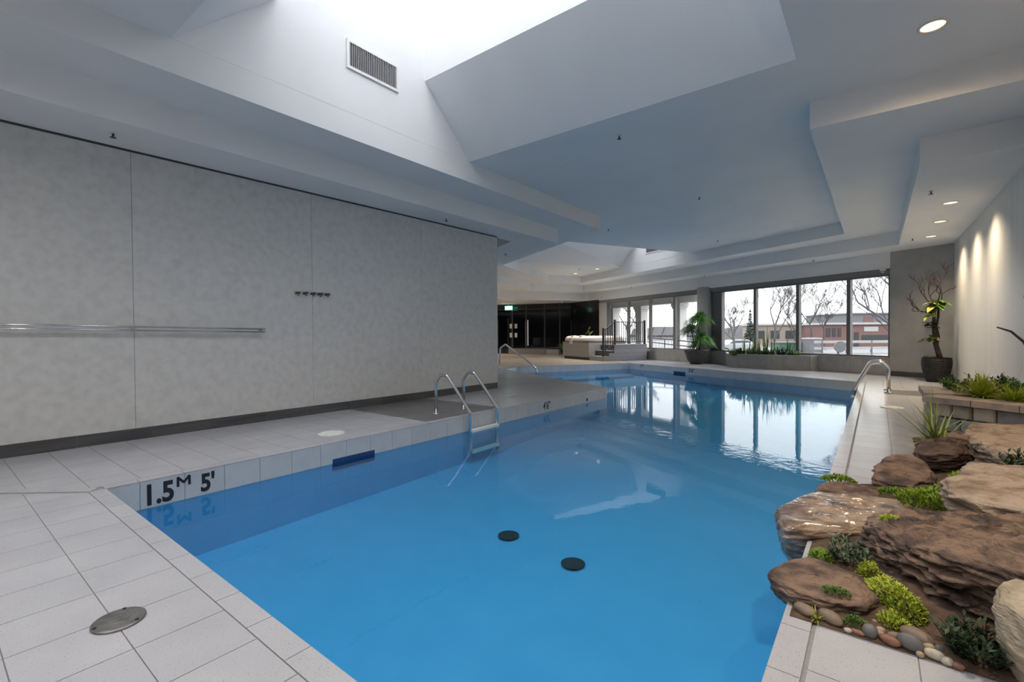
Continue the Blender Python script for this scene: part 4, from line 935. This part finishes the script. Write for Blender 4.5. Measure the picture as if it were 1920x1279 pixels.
m = MB(); m.tube(fillet([(1.26, 6.72, .48), (1.22, 6.80, 1.0), (1.10, 6.95, 1.20), (.97, 7.05, 1.26)], .1, 6), [.018] * 3 + [.014] * 8 + [.009] * 8, 7) if False else m.tube([(1.27, 6.72, .47), (1.24, 6.78, .85), (1.17, 6.86, 1.08), (1.09, 6.95, 1.19), (1.00, 7.03, 1.235)], [.018, .016, .013, .011, .007], 7); m.build('stem', M['bark'], dw, True)
m = MB(); m.tube([(1.24, 6.78, .85), (1.22, 6.84, 1.2), (1.17, 6.9, 1.55)], [.011, .008, .003], 6); m.build('twig', M['bark'], dw, True)

# ------------------------------------------------------------------ plants by the windows
noisy('pot_dark', [(.045, .038, .036), (.075, .065, .062)], 10, .5)
pot = empty('potted_dracaena', (-5.42, 18.42, 0), 'tall two-tiered leafy plant in dark round pot before the column', 'potted plant'); pc_ = Vector((-5.42, 18.42, 0))
m = MB(); m.lathe([(.22, 0), (.33, .16), (.41, .40), (.45, .52), (.45, .56), (.41, .56), (.40, .50)], pc_, 28); m.build('pot', M['pot_dark'], pot, True)
m = MB(); m.lathe([(.40, .49), (.02, .51)], pc_, 20); m.build('soil', M['soil'], pot)
for q in ([(0, 0, .5), (.05, -.02, 1.1), (.12, .02, 1.72)], [(-.08, .03, .5), (-.12, 0, .9), (-.20, .05, 1.30)], [(.10, -.05, .5), (.17, -.08, .8), (.23, -.08, .98)]):
    m = MB(); m.tube([pc_ + Vector(v) for v in q], [.022, .018, .014], 7); m.build('cane', M['bark'], pot, True)
for (dx, dy, z, n, L, mt) in ((.12, .02, 1.74, 560, .62, 'fern_green'), (-.20, .05, 1.32, 400, .60, 'leaf_grey'), (.23, -.08, 1.0, 420, .52, 'fern_green'), (-.05, 0, .72, 140, .45, 'leaf_grey')):
    mb = MB()
    for _ in range(n):
        bd = rdir(-.1, 1.35)
        if bd.dot(NW) > .35: continue
        blade(mb, pc_ + Vector((dx, dy, z)) + rdir(-1, 1) * .05, bd, L * random.uniform(.6, 1.1), .042, .75 * random.uniform(.6, 1.3), 5)
    mb.build('leaf_crown', M[mt], pot)

PLF = [(-4.42, 18.66), (-4.05, 17.42), (-2.66, 16.98), (-1.62, 16.98), (-1.40, 17.18)]
wpl = empty('window_planter', (-2.9, 17.5, 0), 'low bowed tile planter below the wide window', 'planter')
m = MB(); m.prism(PLF + [(-1.45, 17.14), (-4.40, 18.60)], 0, .40); m.build('soil_core', M['soil'], wpl)
for p, q in zip(PLF, PLF[1:]):
    A_v, dd_, cuts_ = run(p, q, .33); nq = Vector((dd_.y, -dd_.x, 0)); nq = nq if nq.y < 0 else -nq
    for s0, s1 in cuts_:
        if s1 - s0 < .02: continue
        a, b = A_v + dd_ * (s0 + .002), A_v + dd_ * (s1 - .002)
        m = MB(); m.prism([(v.x, v.y) for v in (a, b, b + nq * .02, a + nq * .02)], 0, .445); m.build('tile', M['sill_tile'], wpl)
    a, b = A_v, A_v + dd_ * cuts_[-1][1]; m = MB(); m.prism([(v.x, v.y) for v in (a + nq * .03, b + nq * .03, b - nq * .06, a - nq * .06)], .445, .465); m.build('coping', M['frame_light'], wpl)
G = 'plants in the window planter'
def reeds(x, y, n, zt, mat, label, spread=.12, wd_=.03, lean=(0, 0)):
    c = Vector((x, y, .40)); e = empty('upright_plant', c, label, 'plant', G); mb = MB()
    for _ in range(n):
        d = Vector((random.uniform(-spread, spread) + lean[0], random.uniform(-spread, spread) + lean[1], 1)); blade(mb, c + Vector((random.uniform(-.05, .05), random.uniform(-.05, .05), 0)), d, (zt - .40) * random.uniform(.6, 1.05), wd_, .04, 4)
    mb.build('leaf_blades', M[mat], e)
reeds(-3.55, 17.5, 5, 1.28, 'leaf_mid', 'slim upright leaves left of the first mullion', .08, .035)
reeds(-3.38, 17.5, 8, 1.62, 'leaf_mid', 'leaning reed leaves crossing the first mullion', .10, .035, (.16, 0))
reeds(-3.08, 17.4, 9, 1.02, 'yellow_leaf', 'short brownish upright leaves in the planter middle', .10, .05)
reeds(-2.90, 17.4, 8, 1.52, 'leaf_mid', 'tall forked reed leaves in the planter middle', .16, .035)
reeds(-2.68, 17.4, 5, 1.45, 'leaf_mid', 'thin tall stems right of the planter middle', .06, .025)
reeds(-2.22, 17.35, 12, 1.08, 'leaf_grey', 'fan of grey green blades near the second mullion', .55, .025)
for k, (x, lab) in enumerate(((-3.85, 'low leafy plant at the left end of window planter'), (-3.66, 'low bush second from the left in window planter'), (-3.30, 'low dark bush below the leaning reeds'), (-3.0, 'low bush in the middle of window planter'), (-2.75, 'low bush right of the middle of window planter'), (-2.45, 'low bush before the grey green fan'), (-2.05, 'low leafy plant at the right end of window planter'))):
    leafy((x, (17.32 + .1 * (k % 2)) if k < 6 else 17.16, .40), .17, .14, .20 + .03 * (k % 3), 26, .09, ('leaf_mid', 'leaf_dark')[k % 2], lab, grp=G)
leafy((-12.0, 21.9, .0), .2, .2, 1.25, 6, .3, 'yellow_leaf', 'pale green plant standing behind the hot tub', name='lily_plant', grp='plants near the hot tub', upright=1.4)
leafy((-13.3, 21.6, .30), .25, .2, .30, 22, .12, 'leaf_mid', 'low dark green plant left of the hot tub', grp='plants near the hot tub')

# ------------------------------------------------------------------ twisted branch tree in woven pot
vz = Vector((1.12, 14.86, 0)); vt = empty('branch_tree', vz, 'twisted bare branch tree with pale leaves in woven black pot', 'potted tree')
plain('pot_black', (.006, .0055, .009), .5)
mb = MB(); nu, nv = 144, 48
for j in range(nv + 1):
    u = j / nv; r = .165 + .11 * math.sin(min(1, u * 1.15) * math.pi * .5) ** .8 - .012 * max(0, (u - .85) / .15); z = .57 * u
    for k in range(nu): a = 2 * math.pi * k / nu; rr_ = r + .012 * math.cos(a * 18 + z * 55) * math.cos(a * 18 - z * 55); mb.v.append((vz.x + rr_ * math.cos(a), vz.y + rr_ * math.sin(a), z))
for j in range(nv):
    for k in range(nu): k2 = (k + 1) % nu; mb.f.append((j * nu + k, j * nu + k2, (j + 1) * nu + k2, (j + 1) * nu + k))
mb.f.append(tuple(range(nu - 1, -1, -1))); mb.build('woven_pot', M['pot_black'], vt, True)
m = MB(); m.lathe([(.255, .54), (.02, .56)], vz, 24); m.build('soil', M['soil'], vt)
mb = MB()
for _ in range(60): leaf(mb, vz + Vector((random.uniform(-.22, .05), random.uniform(-.2, .2), .55)), rdir(0, 1.2), .07, .03)
mb.build('ground_leaves', M['leaf_dark'], vt)
right = T2
def tp(u, z, v=0): return vz + right * u + NW * v + Vector((0, 0, z))
m = MB(); m.tube([tp(.07, .53), tp(.03, .70), tp(-.02, .90), tp(-.04, 1.10), tp(-.06, 1.35), tp(-.05, 1.62), tp(-.02, 1.78)], [.06, .052, .05, .045, .035, .03, .028], 9); m.build('trunk', M['bark'], vt, True)
m = MB(); m.tube([tp(-.01, .88, .03), tp(.02, 1.08, .03), tp(-.02, 1.3, .02), tp(.025, 1.52, .0), tp(.03, 1.78)], [.03, .03, .026, .024, .022], 8); m.build('trunk', M['bark'], vt, True)
rb = random.Random(11)
def curly(start, d, L, r, depth, mb):
    pts = [Vector(start)]; d = Vector(d).normalized(); n = 7; cv = Vector((rb.uniform(-1, 1), rb.uniform(-.4, .4), rb.uniform(-.6, 1)))
    for i in range(n):
        if i % 2 == 0: cv = right * rb.uniform(-1, 1) + NW * rb.uniform(-.5, .5) + Vector((0, 0, rb.uniform(-.4, 1.0)))
        d = (d + cv * .42).normalized(); pts.append(pts[-1] + d * L / n)
        if depth > 0 and i in (2, 4, 5, 6): curly(pts[-1], d + right * rb.uniform(-.9, .9) + Vector((0, 0, rb.uniform(-.1, .7))) + NW * rb.uniform(-.5, .5), L * rb.uniform(.4, .6), r * .55, depth - 1, mb)
    mb.tube(pts, [r * (1 - .6 * i / n) for i in range(n + 1)], 5)
for st_, dr, L in ((tp(.02, 1.78), (.55, 0, 1), .66), (tp(-.02, 1.78), (-.35, 0, 1), .62), (tp(-.03, 1.72), (-.9, 0, .55), .58), (tp(.0, 1.80), (.05, 0, 1), .60), (tp(-.05, 1.62), (-1.0, 0, .12), .50)):
    mb = MB(); curly(st_, right * dr[0] + Vector((0, 0, dr[2])), L, .017, 2, mb); mb.build('branch', M['bark'], vt, True)
def bigleaf(p, d, L, w_, mat):
    mb = MB(); d = Vector(d).normalized(); x = d.cross(Vector((0, 0, 1))).normalized(); n = x.cross(d); seg = 6; p = Vector(p)
    for i in range(seg + 1):
        u = i / seg; hw = w_ * .5 * math.sin(math.pi * min(.98, u * .93 + .05)) ** .8; q = p + d * L * u - Vector((0, 0, L * .45 * u * u))
        mb.v += [tuple(q - x * hw + n * hw * .35), tuple(q), tuple(q + x * hw + n * hw * .35)]
    for i in range(seg):
        b = 3 * i; mb.f += [(b, b + 1, b + 4, b + 3), (b + 1, b + 2, b + 5, b + 4)]
    mb.build('leaf', M[mat], vt, True)
for z, u, n, L, mats in ((1.80, .0, 20, .30, ('yellow_leaf', 'leaf_mid', 'lime_green')), (1.62, -.08, 10, .26, ('leaf_mid', 'lime_green')), (1.32, -.08, 10, .18, ('bark', 'leaf_dark')), (.98, -.10, 11, .22, ('yellow_leaf', 'leaf_mid')), (1.90, .03, 3, .24, ('leaf_mid',))):
    for k in range(n): bigleaf(tp(u + rb.uniform(-.05, .08), z + rb.uniform(-.05, .05), rb.uniform(-.06, 0)), right * rb.uniform(-1, .9) - NW * rb.uniform(0, 1) + Vector((0, 0, rb.uniform(-.2, .8))), L * rb.uniform(.7, 1.1), L * .5, mats[k % len(mats)])

# ------------------------------------------------------------------ outside
noisy('asphalt', [(.10, .10, .105), (.16, .16, .165)], 3, .9, coords='World'); noisy('brick_far', [(.11, .06, .055), (.15, .085, .075)], 6, .9, coords='World')
plain('beige_far', (.20, .165, .14), .8); plain('white_far', (.30, .30, .30), .7); plain('grey_far', (.12, .12, .13), .8); plain('dark_far', (.02, .02, .022), .6)
noisy('hedge_far', [(.05, .05, .055), (.09, .085, .09)], 3, .95, coords='World'); noisy('bare_bark', [(.045, .042, .045), (.08, .075, .078)], 5, .9, coords='World'); plain('spruce_green', (.03, .055, .035), .9)
plain('green_box', (.04, .09, .06), .6); plain('porch_stone', (.62, .61, .59), .8); plain('car_white', (.30, .31, .33), .25); plain('car_glass', (.02, .025, .03), .1)
mb = MB(); mb.face([(-120, 20.8, -1.0), (150, 14.0, -1.0), (150, 220, -1.0), (-120, 220, -1.0)]); lot = mb.build('ground_outside', M['asphalt']); tag(lot, 'grey parking lot beyond the windows', 'ground', kind='structure')
porch = MB(); wbox(porch, 7.2, 15.0, -.9, -.05, .30, 3.4); o = porch.build('porch_slab', M['porch_stone']); tag(o, 'concrete porch slab outside the hot tub window', 'porch', kind='structure')
G2 = 'porch columns outside'
for s_, off, lab in ((13.95, 1.6, 'porch column behind the far left window pane'), (11.7, 1.6, 'porch column behind the middle of the hot tub window'), (9.1, 1.6, 'porch column behind the pane beside the potted plant')):
    c = wp(s_, 0, off); e = empty('porch_column', (c.x, c.y, -.05), lab, 'column', G2); ang = math.atan2(T2.y, T2.x)
    m = MB(); m.box((c.x, c.y, 1.25), (.42, .42, 2.6), ang); m.build('shaft', M['porch_stone'], e)
    m = MB(); m.box((c.x, c.y, 2.47), (.56, .56, .16), ang); m.box((c.x, c.y, 2.34), (.50, .50, .08), ang); m.build('capital', M['porch_stone'], e)
m = MB(); wbox(m, 7.7, 15.2, 2.56, 3.05, 1.4, 1.85); wbox(m, 7.7, 15.2, 3.02, 3.2, .30, 2.1); o = m.build('porch_canopy', M['porch_stone']); tag(o, 'pale porch canopy above the outside columns', 'canopy', kind='structure')
rl = empty('ramp_railing', wp(8.3, -.05, 1.2), 'sloping metal ramp railing outside the hot tub window', 'railing')
for z0, z1 in ((.98, .72), (.76, .50)): m = MB(); m.tube([wp(10.8, z0, 1.2), wp(6.9, z1, 1.2)], .024, 8); m.build('rail', M['frame_metal'], rl)
for k in range(5):
    s_ = 10.5 - k * .85; m = MB(); m.tube([wp(s_, -.05, 1.2), wp(s_, .98 - .26 * (10.8 - s_) / 3.9, 1.2)], .022, 8); m.build('post', M['frame_metal'], rl)
r2_ = empty('porch_railing', wp(12.0, -.05, 3.3), 'dark level porch railing farther out beyond the columns', 'railing')
m = MB(); m.bar(wp(14.9, 1.02, 3.3), wp(9.4, 1.02, 3.3), .05, .09); m.build('rail', M['dark_metal'], r2_)
for k in range(24):
    s_ = 14.8 - k * .23; m = MB(); m.bar(wp(s_, -.05, 3.3), wp(s_, 1.0, 3.3), .02); m.build('baluster', M['frame_light'], r2_)

def bare_tree(base, h, seed, label, spread=.75, r0=None, levels=5, lean=(0, 0)):
    rt = random.Random(seed); base = Vector(base); e = empty('bare_tree', base, label, 'tree', 'bare trees outside'); tr_ = MB(); tw = MB(); r0 = r0 or h * .016; rmin = .016 if base.y > 30 else .008
    def grow(p, d, L, r, lv):
        pts = [p]; n = 4
        for i in range(n): d = (d + Vector((rt.uniform(-.16, .16), rt.uniform(-.16, .16), rt.uniform(-.02, .14)))).normalized(); pts.append(pts[-1] + d * L / n)
        r = max(r, rmin)
        (tr_ if lv > levels - 2 else tw).tube(pts, [r * (1 - .45 * i / n) for i in range(n + 1)], 5 if lv > levels - 2 else 3, cap=False)
        if lv <= 0: return
        for k in range(3 if lv > 2 else 4):
            q = pts[rt.choice((2, 3, 4, 4))]; a = rt.uniform(0, 2 * math.pi); nd = (d + Vector((math.cos(a), math.sin(a), rt.uniform(-.1, .5))) * spread).normalized(); grow(q, nd, L * rt.uniform(.55, .8), r * .55, lv - 1)
    grow(base, Vector((lean[0], lean[1], 1)).normalized(), h * .34, r0, levels)
    tr_.build('trunk', M['bare_bark'], e, True); tw.build('twigs', M['bare_bark'], e)
bare_tree((-10.73, 48.65, -1.0), 8.0, 3, 'slender bare tree behind the white parked car')
bare_tree((-8.70, 56.6, -1.0), 9.5, 5, 'spreading bare tree in the second window pane')
bare_tree((-7.48, 63.9, -1.0), 8.6, 8, 'bare tree left of the second mullion')
bare_tree((-5.98, 65.0, -1.0), 9.4, 13, 'bare tree in the third window pane')
bare_tree((-4.9, 68.0, -1.0), 8.2, 21, 'bare tree rising above the long white fascia')
bare_tree((-13.6, 60.0, -1.0), 7.2, 34, 'small bare tree at the left edge of the wide window')
bare_tree((1.7, 23.6, -1.0), 7.0, 55, 'near bare tree whose boughs cross the right pane', 1.0, .11, 6, (-.45, -.1))
bare_tree((-20.5, 50.0, -1.0), 8.0, 89, 'hazy bare tree seen through the porch', levels=5)
bare_tree((-23.0, 52.0, -1.0), 8.5, 90, 'second hazy bare tree seen through the porch')
sp = empty('spruce_tree', (-11.1, 57.5, -1.0), 'dark conical spruce beside the first mullion', 'tree'); mb = MB(); c = Vector((-11.1, 57.5, -1.0))
for _ in range(900):
    u = random.random(); z = .4 + 4.1 * u; r = 1.15 * (1 - u) * random.uniform(.5, 1); a = random.uniform(0, 6.283); leaf(mb, c + Vector((r * .4 * math.cos(a), r * .4 * math.sin(a), z + .15)), (math.cos(a), math.sin(a), -.25), max(.12, r * .7), .22)
mb.build('needles', M['spruce_green'], sp); m = MB(); m.tube([c, c + Vector((0, 0, 4.2))], [.12, .02], 6); m.build('trunk', M['bare_bark'], sp)
# buildings
def bld(name, p, q, depth, z0, z1, mat, label, fascia='white_far', wins=()):
    p, q = Vector((*p, 0)), Vector((*q, 0)); dd = (q - p).normalized(); nb_ = Vector((-dd.y, dd.x, 0)); e = empty(name, ((p + q) / 2) + Vector((0, 0, z0)), label, 'building', 'buildings across the lot')
    def bx(mb, a, b, u0, u1, za, zb): mb.prism([(v.x, v.y) for v in (p + dd * a + nb_ * u0, p + dd * b + nb_ * u0, p + dd * b + nb_ * u1, p + dd * a + nb_ * u1)], za, zb)
    L = (q - p).length; m = MB(); bx(m, 0, L, 0, depth, z0, z1); m.build('wall', M[mat], e); m = MB(); bx(m, -.2, L + .2, -.25, depth, z1, z1 + .28); m.build('fascia', M[fascia], e)
    for a, b, za, zb, mm in wins:
        m = MB(); bx(m, a, b, -.06, .02, za, zb); m.build('window', M[mm], e)
bld('brick_building', (-5.6, 77.0), (9.0, 88.0), 12, -1.0, 2.15, 'brick_far', 'long low brick building with white fascia across the lot', wins=[(.15, .75, .5, 1.7, 'dark_far'), (1.0, 1.5, .5, 1.7, 'dark_far'), (1.75, 2.2, .5, 1.7, 'dark_far'), (5.3, 7.2, 1.2, 1.85, 'white_far'), (5.0, 9.0, -.2, .7, 'dark_far'), (4.0, 4.6, -.9, 1.1, 'dark_far')])
bld('low_building', (-15.5, 79.0), (-7.0, 82.0), 6, -1.0, 2.2, 'beige_far', 'pale low building with white roof edge behind trees', wins=[(1, 2.2, .2, 1.4, 'dark_far'), (3, 4.2, .2, 1.4, 'dark_far'), (5, 6.2, .2, 1.4, 'dark_far'), (7.4, 8.6, .2, 1.4, 'dark_far')])
bld('distant_block', (-4.5, 117), (14, 131), 14, -1.0, 4.7, 'grey_far', 'distant grey block rising above the brick building', 'grey_far', wins=[(3, 5, 3.0, 4.2, 'brick_far'), (9, 12, 3.0, 4.0, 'white_far'), (14, 17, 3.0, 4.0, 'white_far')])
mb = MB(); xs = [(-60 + i * 3.2) for i in range(34)]
for i in range(33):
    a, b = xs[i], xs[i + 1]; za, zb = 3.0 + 1.6 * noise.noise(Vector((a * .13, 3, 0))), 3.0 + 1.6 * noise.noise(Vector((b * .13, 3, 0))); mb.face([(a, 135 + .3 * i, -1), (b, 135 + .3 * i, -1), (b, 139 + .3 * i, zb), (a, 139 + .3 * i, za)]); mb.face([(a, 139 + .3 * i, za), (b, 139 + .3 * i, zb), (b, 150, -1), (a, 150, -1)])
o = mb.build('wooded_hill', M['hedge_far']); tag(o, 'low hazy wooded rise on the horizon', 'hill', kind='structure')
# parked cars and lot furniture
def car(c, ang, mat, label, L=4.5, Wd=1.8):
    c = Vector(c); R = Matrix.Rotation(ang, 3, 'Z'); e = empty('parked_car', c, label, 'car', 'parked cars')
    prof = [(-L / 2, .35), (-L / 2, .80), (-L * .47, .92), (-L * .28, .98), (-L * .14, 1.42), (L * .20, 1.45), (L * .36, 1.0), (L * .49, .92), (L / 2, .75), (L / 2, .35)]
    m = MB(); n = len(prof)
    for y, ins in ((-Wd / 2, 0), (Wd / 2, 0)):
        for x, z in prof: m.v.append(tuple(c + R @ Vector((x, y * (.84 if z > 1.1 else 1), z))))
    m.f += [tuple(range(n)), tuple(range(2 * n - 1, n - 1, -1))] + [(k, (k + 1) % n, n + (k + 1) % n, n + k) for k in range(n)]
    m.build('body', M[mat], e)
    for s_ in (-1, 1):
        m = MB(); m.v += [tuple(c + R @ Vector((x, s_ * (Wd / 2 * yy + .012), z))) for x, z, yy in ((-L * .24, 1.02, .97), (L * .31, 1.02, .97), (L * .19, 1.37, .87), (-L * .13, 1.36, .87))]; m.f.append((0, 1, 2, 3)); m.build('side_window', M['car_glass'], e)
        for x in (-L * .31, L * .31):
            m = MB(); p = c + R @ Vector((x, s_ * (Wd / 2 - .1), .33)); m.tube([p, p + R @ Vector((0, s_ * .13, 0))], .33, 18); wh = m.build('wheel', M['dark_far'], e); m = MB(); m.tube([p + R @ Vector((0, s_ * .13, 0)), p + R @ Vector((0, s_ * .145, 0))], .19, 14); m.build('hubcap', M['white_far'], wh)
car((-11.4, 52.0, -1.0), .66, 'car_white', 'white car parked beyond the first window pane')
car((2.2, 33.5, -1.0), .5, 'car_white', 'white car nosing in at the right window edge', 4.4)
car((-27, 46, -1.0), .3, 'car_white', 'pale car glimpsed between the porch columns')
gb = empty('utility_box', (-3.9, 29.9, -1.0), 'green utility cabinet beyond the window planter', 'cabinet'); m = MB(); m.box((-3.9, 29.9, -.2), (1.4, .9, 1.6), .65); m.build('body', M['green_box'], gb); m = MB(); m.box((-3.9, 29.9, .62), (1.5, 1.0, .06), .65); m.build('lid', M['grey_far'], gb)
gb = empty('grey_bin', (-2.72, 29.55, -1.0), 'tall grey bin in the third window pane', 'bin'); m = MB(); m.box((-2.72, 29.55, -.1), (.62, .6, 1.8), .65); m.build('body', M['grey_far'], gb); m = MB(); m.box((-2.72, 29.55, .84), (.68, .66, .08), .65); m.build('lid', M['white_far'], gb)
gr_ = empty('guard_rail', (-.6, 27.2, -1.0), 'white metal guard rail along the lot', 'guard rail'); ga, gbv = Vector((-2.3, 26.1, 0)), Vector((3.2, 30.3, 0))
for z in (.72, .42, .15): m = MB(); m.bar(ga + Vector((0, 0, z)), gbv + Vector((0, 0, z)), .06, .12); m.build('rail', M['white_far'], gr_)
for k in range(6): q = ga.lerp(gbv, (k + .3) / 6); m = MB(); m.bar(q + Vector((0, 0, -1)), q + Vector((0, 0, .78)), .09); m.build('post', M['grey_far'], gr_)
hr_ = empty('hose_reel', (-1.35, 25.5, -1.0), 'round pale hose reel standing by the guard rail', 'hose reel'); q = Vector((-1.35, 25.5, .52)); dn = Vector((.6, -.8, 0)).normalized()
m = MB(); m.tube([q, q + dn * .10], .20, 20); m.build('drum', M['beige_far'], hr_); m = MB(); m.tube([q + dn * .10, q + dn * .14], .25, 20); m.build('flange', M['grey_far'], hr_); m = MB(); m.bar(q + Vector((0, 0, -1.5)), q, .08); m.build('stand', M['grey_far'], hr_)
